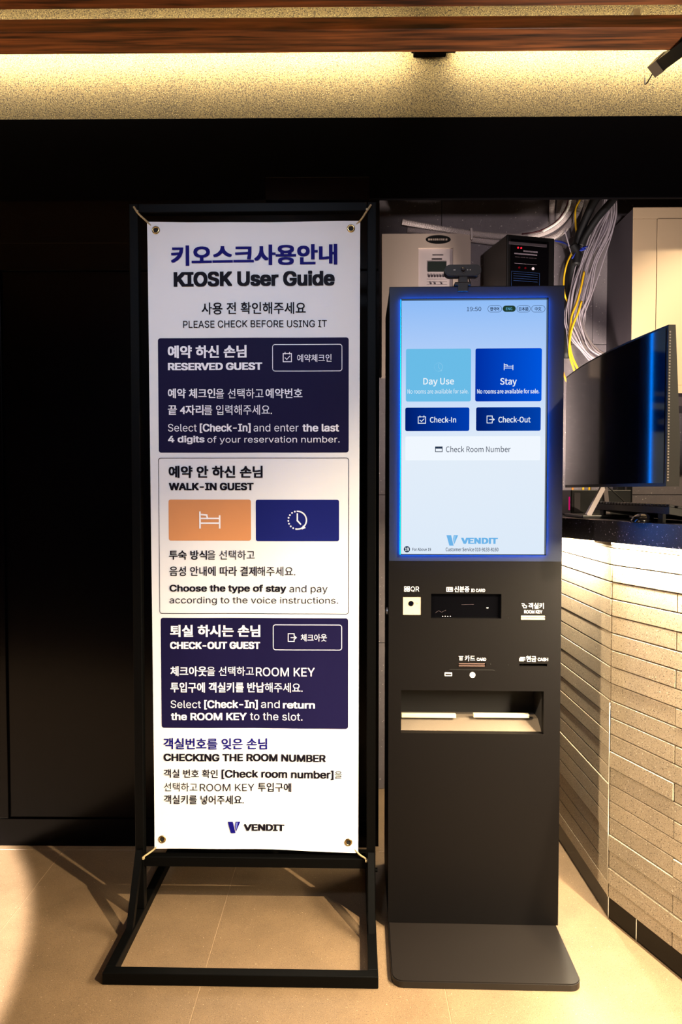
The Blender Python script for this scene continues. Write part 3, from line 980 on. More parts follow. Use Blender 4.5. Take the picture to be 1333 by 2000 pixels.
icon('card', KP, 869, 883.6, 1313.5, 1320, YF, 'print', fp, wd=0.09)
flat('engraved_line', stroke([KP(879, 1307.6), KP(963, 1308.6), KP(967, 1309.8)], 0.0013), YF, 'hole', fp)
for a, b in ((993.5, 1207), (993.5, 1298.5), (958.8, 1297)):
    x_, z_ = KP(a, b); cyl('pin_hole', (x_, -0.0003, z_), (0, -1, 0), 0.0016, 0.0002, 'hole', fp, 10)
x_, z_ = KP(923.5, 1318.2)
stk = cyl('sticker', (x_, -0.0002, z_), (0, -1, 0), 0.0078, 0.0004, 'print', fp, 24)
# QR reader
a, b, c, d = qrw
qr = box('code_reader', a + .0006, b - .0006, 0.002, 0.012, c + .0006, d - .0006, 'tan', ks, bev=0.001)
x_, z_ = KP(803.5, 1179)
lathe('lens', (x_, 0.0018, z_), (0, -1, 0), [(0.0075, 0), (0.0072, 0.0008), (0.005, 0.0012), (0, 0.0012)], 'lens', qr, 20)
# id reader window
a, b, c, d = idw
idr = box('card_scanner', a - .001, b + .001, 0.010, 0.016, c - .001, d + .001, 'gloss_black', ks)
flat('scanner_mark', stroke([KP(903, 1182), KP(927, 1181.5)], 0.0008), 0.0096, 'dark_print', idr)
for k in range(4):
    x_, z_ = KP(866 + 5 * k, 1205)
    box('status_light', x_ - .0012, x_ + .0012, 0.0092, 0.0098, z_ - .0009, z_ + .0009, 'print', idr)
x_, z_ = KP(954, 1188.5); box('status_light', x_ - .0028, x_ + .0028, 0.0092, 0.0098, z_ - .0009, z_ + .0009, 'print', idr)
flat('scanner_mark', stroke([KP(852, 1198), KP(858, 1194), KP(864, 1197), KP(872, 1193)], 0.0008), 0.0096, 'dark_print', idr)
# key slot: two bright lips
a, b, c, d = rk
m_ = (c + d) / 2
ksl = box('key_slot', a + .0003, b - .0003, 0.016, 0.02, c, d, 'hole', ks)
box('slot_lip', a + .0003, b - .0003, -0.0015, 0.014, c + .0005, m_ - .0009, 'slot_steel', ksl, bev=.0006)
box('slot_lip', a + .0003, b - .0003, -0.0015, 0.014, m_ + .0009, d - .0004, 'slot_steel', ksl, bev=.0006)
a, b, c, d = cs
csl = box('card_slot', a + .0003, b - .0003, 0.012, 0.02, c, d, 'hole', ks)
dk = mat('bronze_lip', (128, 104, 98), 0.35, metal=0.6)
bm = bmesh.new()
bm_box(bm, a + .001, b - .003, -0.002, 0.011, c + .0004, c + .0030); bm_box(bm, a + .001, b - .003, -0.002, 0.011, d - .0030, d - .0004)
link_bm('slot_lip', bm, dk, csl)
a, b, c, d = ch
box('cash_slot', a, b, 0.019, 0.0205, c, d, 'hole', ks)
# outlet tray: real recess
a, b, c, d = tray
bm = bmesh.new()
V = [(a, .0216, c), (b, .0216, c), (b, .0216, d), (a, .0216, d)]
dep = 0.11
bm_box(bm, a - .003, b + .003, dep, dep + .003, c - .003, d + .003)
bm_box(bm, a - .003, a - .0002, 0.0216, dep, c - .003, d + .003); bm_box(bm, b + .0002, b + .003, 0.0216, dep, c - .003, d + .003)
bm_box(bm, a, b, 0.0216, dep, d + .0002, d + .003)
tr = link_bm('tray_recess', bm, 'kiosk_in', ks)
# the solid body must not fill the recess: cut it
bd = [o for o in ks.children if o.name.startswith('body')][0]
bpy.data.objects.remove(bd)
bw, bh0, bh1, by = KW - .001, PT, KH - .001, 0.330
bm = bmesh.new()
bm_box(bm, -bw, bw, 0.0218, by, PT, c - .004); bm_box(bm, -bw, bw, 0.0218, by, d + .004, bh1)
bm_box(bm, -bw, a - .0031, 0.0218, by, c - .004, d + .004); bm_box(bm, b + .0031, bw, 0.0218, by, c - .004, d + .004)
bm_box(bm, a - .0031, b + .0031, dep + .004, by, c - .004, d + .004)
link_bm('body', bm, 'kiosk', ks)
zl = (KP(920, 1404, 0.05))[1]
# sloped tray floor
V = [(a, 0.0216, c), (b, 0.0216, c), (b, 0.060, zl), (a, 0.060, zl), (b, dep, zl), (a, dep, zl)]
link('tray_floor', V + [(x, y, z - .002) for x, y, z in V], [(0, 1, 2, 3), (3, 2, 4, 5), (6, 7, 1, 0), (9, 8, 7, 6), (11, 10, 8, 9)], mat('tray_felt', (92, 80, 66), 0.8, bump=0.4, bscale=500), tr)
for xa, xb in ((784.5, 891), (925, 1034)):
    xa_, z1_ = KP(xa, 1393.5, 0.05); xb_, z0_ = KP(xb, 1401.5, 0.05)
    box('outlet_lip', max(xa_, a + .0005), xb_, 0.045, 0.0595, z0_, z1_, 'slot_steel', tr, bev=0.0012)
# body lock on the left side
zl_ = KP(755, 1206)[1]
lk = lathe('side_lock', (-KW + 0.0008, 0.10, zl_), (-1, 0, 0), [(0.0105, 0), (0.0105, 0.003), (0.0085, 0.0045), (0, 0.0045)], 'silver', ks, 20)
box('keyhole', -KW - 0.0045, -KW - 0.0036, 0.0990, 0.1010, zl_ - .005, zl_ + .005, 'hole', lk)
# seam between door and body, side vents
# floor plate with round corners
px0_, px1_ = -0.2335, 0.2300
yp0, yp1, rr = -0.226, 0.345, 0.028
lp = []
for cx, cy, a0_ in ((px1_ - rr, yp1 - rr, 0), (px0_ + rr, yp1 - rr, 90), (px0_ + rr, yp0 + rr, 180), (px1_ - rr, yp0 + rr, 270)):
    for k in range(9):
        q = R(a0_ + 90 * k / 8); lp.append((cx + rr * math.cos(q), cy + rr * math.sin(q)))
bm = bmesh.new()
bot = [bm.verts.new((x, y, 0.0)) for x, y in lp]; f_ = bm.faces.new(bot[::-1])
ex = bmesh.ops.extrude_face_region(bm, geom=[f_])
for v in [g for g in ex['geom'] if isinstance(g, bmesh.types.BMVert)]: v.co.z = PT - 0.0004
top_e = [e_ for e_ in bm.edges if all(v.co.z > 0.01 for v in e_.verts)]
bmesh.ops.bevel(bm, geom=top_e, offset=0.0022, segments=2, affect='EDGES')
link_bm('base_plate', bm, mat('plate_coating', (20, 16, 14), 0.36, spec=0.4, bump=0.04, bscale=900), ks)

# ================================================================== WEBCAM on the kiosk
wz = KH
wc = thing('webcam', 'small black webcam clipped on top of the kiosk', 'webcam', KP.M @ Vector((KP(905, 545)[0], 0.012, wz)), KP.rz)
L_ = lambda px, py: (KP(px, py, -0.01)[0] - KP(905, 545)[0], KP(px, py, -0.01)[1] - wz)
x0, z1 = L_(869.5, 516.5); x1, z0 = L_(941, 538)
bm = bmesh.new()
lp = rrect(x0, x1, z0, z1, (z1 - z0) * 0.48, 8)
fr_ = [bm.verts.new((x, -0.022, z)) for x, z in lp]; f_ = bm.faces.new(fr_)
ex = bmesh.ops.extrude_face_region(bm, geom=[f_])
for v in [g for g in ex['geom'] if isinstance(g, bmesh.types.BMVert)]: v.co.y = 0.008
bmesh.ops.bevel(bm, geom=[e_ for e_ in bm.edges if abs(e_.verts[0].co.y - e_.verts[1].co.y) < 1e-6], offset=0.002, segments=2, affect='EDGES')
link_bm('camera_bar', bm, 'plastic_black', wc)
xm, zm = (x0 + x1) / 2, (z0 + z1) / 2
lathe('lens', (xm, -0.022, zm), (0, -1, 0), [(0.0085, 0), (0.0085, 0.0022), (0.006, 0.0022), (0.0045, 0.001), (0, 0.0006)], 'lens', wc, 24)
for dx, wdt in ((-0.023, 0.0028), (0.012, 0.0012), (0.019, 0.0014)):
    box('mic_mark', xm + dx - wdt, xm + dx + wdt, -0.0226, -0.0218, zm - .001, zm + .0012, 'silver', wc)
box('clip_neck', xm - 0.010, xm + 0.014, -0.014, 0.004, 0.008, z0 + 0.002, 'plastic_black', wc, bev=.002)
box('clip_foot', xm - 0.022, xm + 0.022, -0.022, 0.03, 0.0003, 0.009, 'plastic_black', wc, bev=.002)
box('clip_lip', xm - 0.014, xm + 0.014, -0.022, -0.0135, -0.016, 0.004, 'plastic_black', wc, bev=.0015)
tube('cord', [(xm + .012, .006, z0 + .012), (xm + .024, .02, z0), (xm + .026, .04, .012), (xm + .02, .06, .003), (xm + .01, .12, .003)], 0.0016, 'cable_black', wc)

# ================================================================== RECEPTION COUNTER
CC = Vector((0.740, 1.913, 0))
DL = Vector((-0.0177, 1, 0)).normalized(); DR = Vector((0.350, -0.937, 0)).normalized()
NL = Vector((-DL.y, DL.x, 0)); NR = Vector((DR.y, -DR.x, 0))
ct = thing('reception_counter', 'reception counter front clad in long beige stone bricks over a black plinth', 'counter', CC)
RH, Z0R, ZP, ZT = 0.0477, 0.105, 0.064, 1.073
# core (mortar bed) 9 mm behind the brick faces
LENL, LENR = 0.80, 1.40
o_ = Vector((0, 0, 0))
inL, inR = -NL * 0.0135, -NR * 0.0135
cA = DL * LENL + inL; cB = DR * LENR + inR
mid = (inL + inR) * 0.55 / 1.0
w_ = Vector((0.40, 0, 0))
foot = [cA, mid, cB, cB + Vector((0.34, 0.12, 0)), Vector((0.36, 0.04, 0)), Vector((0.36, LENL, 0))]
V = [Vector((p.x, p.y, 0.001)) for p in foot] + [Vector((p.x, p.y, ZT)) for p in foot]
n_ = len(foot)
link('counter_core', V, [tuple(range(n_)), tuple(range(2 * n_ - 1, n_ - 1, -1))] + [(i, i + n_, (i + 1) % n_ + n_, (i + 1) % n_) for i in range(n_)], 'mortar', ct)
mesh_cache = {}


def brick_mesh(L_, H_, m='brick', th=0.0145):
    k = (round(L_, 4), round(H_, 4), m)
    if k not in mesh_cache:
        b_ = bmesh.new(); bm_box(b_, 0, L_, 0, th, 0, H_, 0.0011, 1)
        me = bpy.data.meshes.new('brick'); bmesh.ops.recalc_face_normals(b_, faces=b_.faces); b_.to_mesh(me); b_.free(); me.materials.append(M[m]); mesh_cache[k] = me
    return mesh_cache[k]


def put(name, me, s, z, face, proud):
    D, N_ = (DL, NL) if face == 'L' else (DR, NR)
    o = bpy.data.objects.new(name, me); COL.objects.link(o); o.parent = ct
    # brick local: x along D, y inward
    X = D; Yv = -N_; Zv = Vector((0, 0, 1))
    if X.cross(Yv).z < 0:            # keep right handed: run the brick backwards
        p = D * (s + me['len']) + N_ * proud; X = -D
    else: p = D * s + N_ * proud
    o.matrix_local = Matrix(((X.x, Yv.x, 0, p.x), (X.y, Yv.y, 0, p.y), (0, 0, 1, z), (0, 0, 0, 1)))
    return o


rows = [(ZP + 0.0008, Z0R - 0.0012)] + [(Z0R + k * RH, Z0R + (k + 1) * RH - 0.0028) for k in range(20)] + [(Z0R + 20 * RH, ZT)]
for k, (za, zb) in enumerate(rows):
    H_ = zb - za
    odd = k % 2
    for face in 'LR':
        if face == 'L': spans = [(0.002, 0.455), (0.457, 0.79)]
        else:
            f0 = 0.229 if odd == 0 else 0.457
            e_ = [0.0035, f0]
            while e_[-1] < 1.35: e_.append(min(e_[-1] + 0.457, 1.38))
            spans = [(u + (0.0012 if i else 0), v - 0.0012) for i, (u, v) in enumerate(zip(e_[:-1], e_[1:]))]
        for (u, v) in spans:
            me = brick_mesh(v - u, H_); me['len'] = v - u
            pr_ = random.choice((0, 0.0002, 0.0005, 0.0008, 0.0030 if k < 9 else 0.001))
            put('brick', me, u, za, face, pr_)
# black glossy plinth tiles
pe = {'L': [0.0, 0.6, 0.79], 'R': [0.0, 0.105, 0.705, 1.38]}
for face in 'LR':
    for u, v in zip(pe[face][:-1], pe[face][1:]):
        me = brick_mesh(v - u - 0.003, ZP - 0.001, 'plinth', 0.012); me['len'] = v - u - 0.003
        put('plinth_tile', me, u + 0.0015, 0.0005, face, -0.0035)
tube('corner_strip', [(-0.0008, 0, ZP), (-0.0008, 0, 0.4), (-0.0008, 0, 0.62)], 0.0013, 'strip_white', ct, n=2)  # white strip along the lower part of the corner only
tube('corner_strip', [(0.0028, 0.001, 0.001), (0.0028, 0.001, 0.03), (0.0028, 0.001, ZP - .001)], 0.0012, 'strip_white', ct, n=2)
for u in (0.105,):
    p = DR * u - NR * 0.0045
    tube('plinth_joint', [(p.x, p.y, 0.001), (p.x, p.y, 0.03), (p.x, p.y, ZP - .001)], 0.0014, 'strip_white', ct, n=2)

# countertop slab
OV = 0.05
jn = CC + (NL + NR).normalized() * OV / ((NL + NR).normalized().dot(NL))
s0 = jn + DL * 0.80; s1 = jn + DR * 1.42
jn = CC + NR * 0.020
s1 = jn + DR * 1.42
s0 = jn - DR * ((2.7485 - jn.y) / 0.937)
out_ = [Vector((s0.x, 2.7485, 0)), jn, s1, s1 + Vector((0.42, 0.15, 0)), Vector((1.18, 1.98, 0)), Vector((1.18, 2.7485, 0))]
bm = bmesh.new()
vs = [bm.verts.new((p.x, p.y, 1.075)) for p in out_]; f_ = bm.faces.new(vs)
ex = bmesh.ops.extrude_face_region(bm, geom=[f_])
for v in [g for g in ex['geom'] if isinstance(g, bmesh.types.BMVert)]: v.co.z = 1.135
bmesh.ops.bevel(bm, geom=[e_ for e_ in bm.edges if abs(e_.verts[0].co.z - e_.verts[1].co.z) < 1e-6], offset=0.003, segments=2, affect='EDGES')
tag(link_bm('countertop', bm, 'granite'), 'black speckled granite countertop overhanging the brick counter', 'countertop')
# LED strip under the overhang
ls = thing('under_counter_light', 'warm light strip under the countertop edge', 'light', (jn.x, jn.y, 1.073))
for D, N_, L2 in ((DL, NL, 0.78), (DR, NR, 1.36)):
    st0, of0 = (0.01, 0.010) if D is DR else (0.08, 0.022)
    p = CC + D * st0 + N_ * of0; q_ = CC + D * L2 + N_ * of0
    sqbar('light_strip', Vector((p.x, p.y, 1.0715)) - ls.location, Vector((q_.x, q_.y, 1.0715)) - ls.location, 0.005, glow('counter_led', (255, 236, 200), 8), ls)
    c_ = (p + q_) / 2
    d = bpy.data.lights.new('counter_glow', 'AREA'); d.shape = 'RECTANGLE'; d.size = (q_ - p).length; d.size_y = 0.01
    d.energy = 92.0 * L2 if D is DR else 44.0 * L2; d.color = (1.0, 0.84, 0.58)
    ao = bpy.data.objects.new('counter_glow', d); COL.objects.link(ao)
    zax = (-N_ * 0.12 + Vector((0, 0, 1))).normalized(); xax = D; yax = zax.cross(xax).normalized()
    mm = Matrix((xax, yax, zax)).transposed().to_4x4(); mm.translation = Vector((c_.x, c_.y, 1.067))
    ao.matrix_world = mm

# ================================================================== ON THE COUNTER
CTZ = 1.1355
# curved monitor seen side-on, glossy face toward the kiosk
mo = thing('monitor', 'large curved black monitor on the counter, its glossy face toward the kiosk', 'monitor', (0.80, 1.92, CTZ))
my0, my1, mz0, mz1 = 1.556, 2.275, 1.228, 1.592
NYm = 28


def mx(t): return 0.722 - 0.026 * (1 - (2 * t - 1) ** 2)


V, Fc = [], []
for i in range(NYm + 1):
    t = i / NYm; y = my0 + (my1 - my0) * t
    for z, off in ((mz0, 0), (mz1, 0), (mz1, 0.016), (mz0 + 0.10, 0.030), (mz0, 0.030)):
        V.append((mx(t) + off - 0.80, y - 1.92, z - CTZ))
for i in range(NYm):
    for k in range(5):
        k2 = (k + 1) % 5; Fc.append((i * 5 + k, i * 5 + k2, (i + 1) * 5 + k2, (i + 1) * 5 + k))
Fc.append((4, 3, 2, 1, 0)); Fc.append(tuple(NYm * 5 + k for k in range(5)))
housing = link('housing', V, Fc, mat('monitor_shell', (13, 11, 11), 0.5, spec=0.2), mo)
V, Fc = [], []
for i in range(NYm + 1):
    t = 0.012 + 0.976 * i / NYm; y = my0 + (my1 - my0) * t
    V += [(mx(t) - 0.0012 - 0.80, y - 1.92, mz0 + 0.008 - CTZ), (mx(t) - 0.0012 - 0.80, y - 1.92, mz1 - 0.005 - CTZ)]
for i in range(NYm): Fc.append((2 * i, 2 * i + 1, 2 * i + 3, 2 * i + 2))
link('display_glass', V, Fc, mat('display_glass', (2, 2, 4), 0.10, spec=0.18), mo, smooth=True)
V, Fc = [], []
for k in range(52):
    z = mz0 + 0.012 + (mz1 - mz0 - 0.03) * k / 51 - CTZ; i = len(V)
    x_a = 0.7235 - 0.80
    V += [(x_a, my0 - 1.92 - .0012, z), (x_a + .0035, my0 - 1.92 - .0012, z), (x_a + .0035, my0 - 1.92 - .0012, z + .0035), (x_a, my0 - 1.92 - .0012, z + .0035)]
    Fc.append((i, i + 1, i + 2, i + 3))
vd = link('edge_vents', V, Fc, mat('vent_grey', (90, 82, 78), 0.5), mo); vd['kind'] = 'stuff'
Tr = mo.location
pA = atx(1178, 935, 0.765) - Tr; pB = atx(1149, 1007, 0.72) - Tr
pB.z = 0.006
sqbar('stand_leg', Vector((-0.02, pA.y, 0.12)), Vector((pB.x, pB.y + .0, 0.008)), 0.014, M['grey_leg'], mo)
sqbar('stand_leg', Vector((-0.01, pA.y + 0.06, 0.12)), Vector((0.04, pA.y + 0.16, 0.008)), 0.014, M['grey_leg'], mo)
box('stand_foot', pB.x - 0.02, pB.x + 0.12, pB.y - 0.012, pB.y + 0.16, 0.0003, 0.009, 'plastic_black', mo, bev=.002)
tube('cord', [Vector((-0.03, pA.y - .01, 0.10)), Vector((0.0, pA.y - .05, 0.06)), Vector((0.02, pA.y - .12, 0.015)), Vector((0.03, pA.y - .2, 0.004))], 0.002, 'cable_black', mo)

# keyboard: board with keys, standing tilted
kp = atx(1255, 1000, 0.86)
kb = thing('keyboard', 'black keyboard lying on the counter beside the monitor leg', 'keyboard', (0.855, 1.93, CTZ), R(-86))
bm = bmesh.new()
V = [(-0.22, -0.07, 0.0245), (0.22, -0.07, 0.0245), (0.22, 0.07, 0.0005), (-0.22, 0.07, 0.0005), (-0.22, -0.07, 0.042), (0.22, -0.07, 0.042), (0.22, 0.07, 0.018), (-0.22, 0.07, 0.018)]
link('key_base', V, [(3, 2, 1, 0), (4, 5, 6, 7), (0, 1, 5, 4), (1, 2, 6, 5), (2, 3, 7, 6), (3, 0, 4, 7)], 'plastic_black', kb)
km = bmesh.new(); bm_box(km, -0.0078, 0.0078, -0.0078, 0.0078, 0, 0.008, 0.0015, 1)
kme = bpy.data.meshes.new('key'); km.to_mesh(kme); km.free(); kme.materials.append(mat('key_cap', (26, 25, 28), 0.35))
for i in range(22):
    for j in range(6):
        o = bpy.data.objects.new('key', kme); COL.objects.link(o); o.parent = kb
        o.location = (-0.20 + i * 0.0190, -0.057 + j * 0.0225, 0.0425 - (0.024 / 0.14) * (0.013 + j * 0.0225)); o.rotation_euler = (-math.atan(0.171), 0, 0)

for x_ in (-0.17, 0.17): box('leg', x_ - .012, x_ + .012, -0.066, -0.058, 0.0003, 0.026, 'plastic_black', kb)
# mouse by the slab edge
ms = thing('computer_mouse', 'small dark computer mouse near the countertop edge', 'mouse', (0.775, 1.80, CTZ), R(60))
bm = bmesh.new(); bmesh.ops.create_uvsphere(bm, u_segments=20, v_segments=12, radius=1)
for v in bm.verts: v.co = Vector((v.co.x * 0.052, v.co.y * 0.030, max(v.co.z, 0) * 0.024))
link_bm('shell', bm, 'gloss_black', ms, smooth=True)
box('wheel', 0.022, 0.032, -0.002, 0.002, 0.018, 0.023, 'silver', ms, bev=.001)

# dark computer tower half hidden behind the kiosk
pt = thing('computer_box', 'low dark computer box with a pink light strip, behind the kiosk edge', 'computer', (0.80, 2.40, CTZ))
box('case', -0.06, 0.14, -0.13, 0.20, 0.0005, 0.085, 'plastic_black', pt, bev=.003)
a_ = at(1113, 968, 2.268); b_ = at(1113, 997, 2.268)
box('light_line', a_.x - 0.8 - .002, a_.x - 0.8 + .002, -0.1325, -0.1302, 0.018, 0.062, 'led_pink', pt)
box('front_grille', -0.05, -0.03, -0.1325, -0.1302, 0.012, 0.075, 'cream_side', pt)

# ================================================================== ALCOVE: control boxes
p0 = at(746, 735, 2.70); p1 = at(920, 456, 2.70)
cb = thing('control_box', 'cream wall control box with a black oval badge and small grey display', 'control box', (p0.x, AY, p0.z - .0))
X = lambda px: at(px, 500, 2.70).x - p0.x
Z = lambda py: at(850, py, 2.70).z - p0.z
yf = 2.70 - AY
DZb = p1.z - p0.z
ho = (X(818), X(885.5), Z(620), Z(484))
holed('cover', 0, X(920), 0, DZb, yf, -0.001, [ho], 'box_white', cb)
ip = box('keypad_panel', ho[0], ho[1], yf + 0.012, yf + 0.015, ho[2], ho[3], mat('keypad_grey', (186, 172, 172), .5), cb)
PB = Plane((p0.x, AY, p0.z), 0)
yp = yf + 0.0118
bb = brect(PB, 0, 1, 0, 1)


def BT(s, a, b, c, d, m, par, y, bold=0.0):
    class _P:
        def __call__(self, px, py): return X(px), Z(py)
    return lettering(s, _P(), a, b, c, d, y, M[m], par, bold)


box('display', X(836.5), X(873.5), yp - .002, yp, Z(529), Z(509), 'lcd', ip)
ov = flat('badge', [[(X(856.5) + (X(881) - X(856.5)) * math.cos(-2 * PI * k / 32), Z(468) + (Z(459.5) - Z(468)) * math.sin(-2 * PI * k / 32)) for k in range(32)]], yf - .0008, 'oval', cb)
flat('badge_mark', [q_ for k in range(9) for q_ in stroke([(X(838.5 + 4 * k), Z(468)), (X(838.5 + 4 * k + (1.3, 2.2, 1.8)[k % 3]), Z(468))], 0.0075)], yf - .0012, 'box_white', ov)
flat('printed_line', [q_ for k in range(6) for q_ in stroke([(X(847 + 3.4 * k), Z(496)), (X(849.4 + 3.4 * k), Z(496))], 0.004)], yp - .0003, 'dark_print', ip)
flat('printed_line', [q_ for k in range(6) for q_ in stroke([(X(846 + 3.2 * k), Z(504)), (X(847.4 + 3.2 * k), Z(504))], 0.006)], yp - .0003, 'dark_print', ip)
for k in range(6):
    x_, z_ = X(839.5 + k * 5.6), Z(537.5)
    box('button', x_ - .0036, x_ + .0036, yp - .003, yp, z_ - .0046, z_ + .0046, 'dark_print', ip, bev=.0008)
for py in (543.5, 549, 554):
    flat('printed_line', stroke([(X(835), Z(py)), (X(875), Z(py))], 0.0008), yp - .0004, 'dark_print', ip)
for px in (843, 851, 864):
    x_, z_ = X(px), Z(552); box('button', x_ - .003, x_ + .003, yp - .003, yp, z_ - .003, z_ + .003, 'dark_print', ip, bev=.0005)

# black recorder
RY = 2.46
p0 = at(990, 620, RY); p1 = at(1084, 467, RY)
rc = thing('recorder_box', 'black wall recorder box with red and white indicator lights', 'recorder', (p0.x, RY, p0.z), R(13.5))
PL = Plane((p0.x, RY, p0.z), R(13.5))
X2 = lambda px: PL(px, 500)[0]
Z2 = lambda py: PL(1035, py)[1]
yr = 0.0
box('case', 0, X2(1084), yr, 0.20, 0, Z2(461), 'plastic_black', rc, bev=.004)
box('wall_mount', 0.06, 0.13, 0.2005, 0.262, 0.02, 0.15, 'black_matte', rc)
fc = box('face_plate', X2(998), X2(1072), yr - .003, yr - .0003, 0.01, Z2(470), 'black_matte', rc, bev=.001)


class _P2:
    def __call__(self, px, py): return X2(px), Z2(py)


P2 = _P2()
ly = yr - .0034
box('face_rib', X2(993), X2(1067), yr - .006, yr - .0031, Z2(481), Z2(476), 'cream_side', fc)
for px in (1011.5, 1017.5):
    cyl('indicator', (X2(px), ly + .0003, Z2(486.5)), (0, -1, 0), 0.0032, .002, 'led_red', fc, 12)
cyl('indicator', (X2(1041), ly + .0003, Z2(525)), (0, -1, 0), 0.0048, .002, 'led_white', fc, 14)
dr = glow('dim_red_led', (120, 10, 20), .6)
for px in (1014, 1026): cyl('indicator', (X2(px), ly + .0003, Z2(525)), (0, -1, 0), 0.0036, .002, dr, fc, 12)
gr = mat('grey_print', (130, 118, 130), .5)
random.seed(5)


def dashes(x0, x1, z, h, n):
    out = []; st_ = (x1 - x0) / n
    for k in range(n):
        out += stroke([(x0 + st_ * k + st_ * .1, z), (x0 + st_ * (k + .55 + .3 * random.random()), z)], h)
    return out


flat('printed_line', dashes(X2(1023), X2(1049), Z2(492), 0.0052, 9), ly, gr, fc)
flat('printed_line', dashes(X2(1005), X2(1049), Z2(498), 0.0045, 13), ly, gr, fc)
flat('printed_line', dashes(X2(1006), X2(1049), Z2(504.5), 0.003, 8), ly, M['dark_print'], fc)
flat('printed_line', stroke([(X2(1005), Z2(517)), (X2(1048), Z2(517))], 0.0014), ly, gr, fc)
bl = mat('blue_print', (40, 70, 120), .5)
flat('printed_frame', stroke([(X2(999), Z2(533)), (X2(1054), Z2(533)), (X2(1054), Z2(562)), (X2(999), Z2(562))], 0.001, True), ly, bl, fc)
for py in (537, 541.5, 546, 550.5):
    flat('printed_line', stroke([(X2(1003), Z2(py)), (X2(1050), Z2(py))], 0.0012), ly, bl, fc)

# cream cabinet at the right
CY = 2.50
p0 = at(1233, 768, CY); p1 = at(1238, 405, CY)
cbx = (p0.x + p1.x) / 2
cn = thing('wall_cabinet', 'cream wall cabinet with a framed door at the right of the alcove', 'cabinet', (cbx, AY, p0.z))
hC = p1.z - p0.z; yc = CY - AY
WC = 0.9
box('carcass', 0.002, WC, yc + 0.004, -0.001, 0.0005, hC - 0.0005, 'cream_side', cn, bev=.001)
zt_ = at(1280, 427, CY).z - p0.z; zb_ = at(1310, 752, CY).z - p0.z; xd = at(1283, 550, CY).x - cbx
bm = bmesh.new()
bm_box(bm, 0, WC, yc, yc + .0035, zt_ + .0008, hC, .0006, 1)
bm_box(bm, 0, WC, yc, yc + .0035, 0, zb_ - .0008, .0006, 1)
bm_box(bm, 0, xd - .0012, yc, yc + .0035, zb_, zt_, .0006, 1)
link_bm('face_frame', bm, 'cream', cn)
box('door_panel', xd + .0012, xd + .58, yc - .0008, yc + .0035, zb_, zt_ - .0006, 'cream', cn, bev=.0008)
box('bottom_lip', 0.004, WC, yc + .012, -0.001, -0.045, -0.0005, 'cream_side', cn, bev=.001)
# dark upright behind the counter
p0 = at(1206, 985, 2.70); p1 = at(1236, 985, 2.70)
up = thing('wall_channel', 'dark upright metal channel on the lit wall behind the monitor', 'channel', (p0.x, AY, 1.136))
box('channel', 0, p1.x - p0.x, -0.05, -0.001, 0, 0.38, 'plastic_black', up, bev=.002)
box('channel_rib', (p1.x - p0.x) * .45, (p1.x - p0.x) * .6, -0.056, -0.0502, 0, 0.38, 'cream_side', up, bev=.001)

# ================================================================== CONDUITS AND CABLES
def cab(lbl, name, cat, pts, rad, m, group=None, corr=False, n=8):
    P = [at(x, y, Y) for x, y, Y in pts]
    o = corrugated(name, P, rad, m) if corr else tube(name, P, rad, m, n=n, sides=6)
    return tag(o, lbl, cat, group)


TOP = 376
cab('white corrugated conduit with a free end left, topmost above the control box', 'conduit', 'conduit', [(786, 433, 2.715), (850, 445, 2.712), (920, 456, 2.705), (985, 462, 2.70), (1040, 460, 2.695), (1075, 449, 2.69), (1100, 430, 2.68), (1118, 402, 2.67), (1124, 366, 2.66)], 0.0125, 'conduit', corr=True)
cab('white corrugated conduit lying under the topmost one, short left end', 'conduit', 'conduit', [(796, 449, 2.735), (850, 455, 2.733), (925, 468, 2.728), (985, 474, 2.72), (1045, 471, 2.715), (1085, 462, 2.70), (1112, 438, 2.70), (1132, 405, 2.69), (1139, 366, 2.68)], 0.0125, 'conduit', corr=True)
vert = [((1083, 365, 2.70), (1079, 400, 2.71), (1079, 440, 2.715)), ((1094, 365, 2.715), (1093, 400, 2.72), (1090, 432, 2.725)),
        ((1104, 365, 2.72), (1104, 400, 2.725), (1100, 424, 2.73)), ((1148, 365, 2.69), (1146, 400, 2.70), (1138, 440, 2.71), (1130, 470, 2.72)),
        ((1159, 365, 2.68), (1156, 395, 2.69), (1146, 432, 2.70), (1136, 462, 2.71))]
lb = ['leftmost short upright corrugated conduit hanging from the black fascia', 'second upright corrugated conduit from the left under the fascia', 'third upright corrugated conduit from the left under the fascia',
      'upright corrugated conduit right of the yellow cable', 'rightmost upright corrugated conduit beside the grey cable bundle']
for v_, l_ in zip(vert, lb): cab(l_, 'conduit', 'conduit', v_, 0.0115, 'conduit', corr=True)
cab('thin black and white spiral conduit curving left over the larger ones', 'conduit', 'conduit', [(1114, 366, 2.65), (1114, 395, 2.655), (1102, 420, 2.66), (1084, 438, 2.665), (1060, 452, 2.67)], 0.006, 'print', corr=True)
cab('small white clamp round the conduits above the control box', 'conduit_clamp', 'clamp', [(921, 446, 2.69), (922, 455, 2.688), (922, 468, 2.69)], 0.005, 'conduit')
cab('thin dark red cable running along the conduits', 'cable', 'cable', [(1112, 372, 2.66), (1108, 400, 2.66), (1094, 426, 2.66), (1074, 442, 2.665), (1048, 453, 2.67), (1020, 457, 2.68)], 0.003, mat('red_cable', (70, 14, 24), .5))
cab('yellow cable hanging from the fascia down beside the recorder', 'cable', 'cable', [(1131, 366, 2.62), (1134, 388, 2.62), (1125, 408, 2.62), (1125, 440, 2.62), (1127, 462, 2.62), (1119, 490, 2.62), (1108, 515, 2.62), (1102, 545, 2.63), (1103, 572, 2.63), (1109, 590, 2.64)], 0.0036, 'cable_yellow')
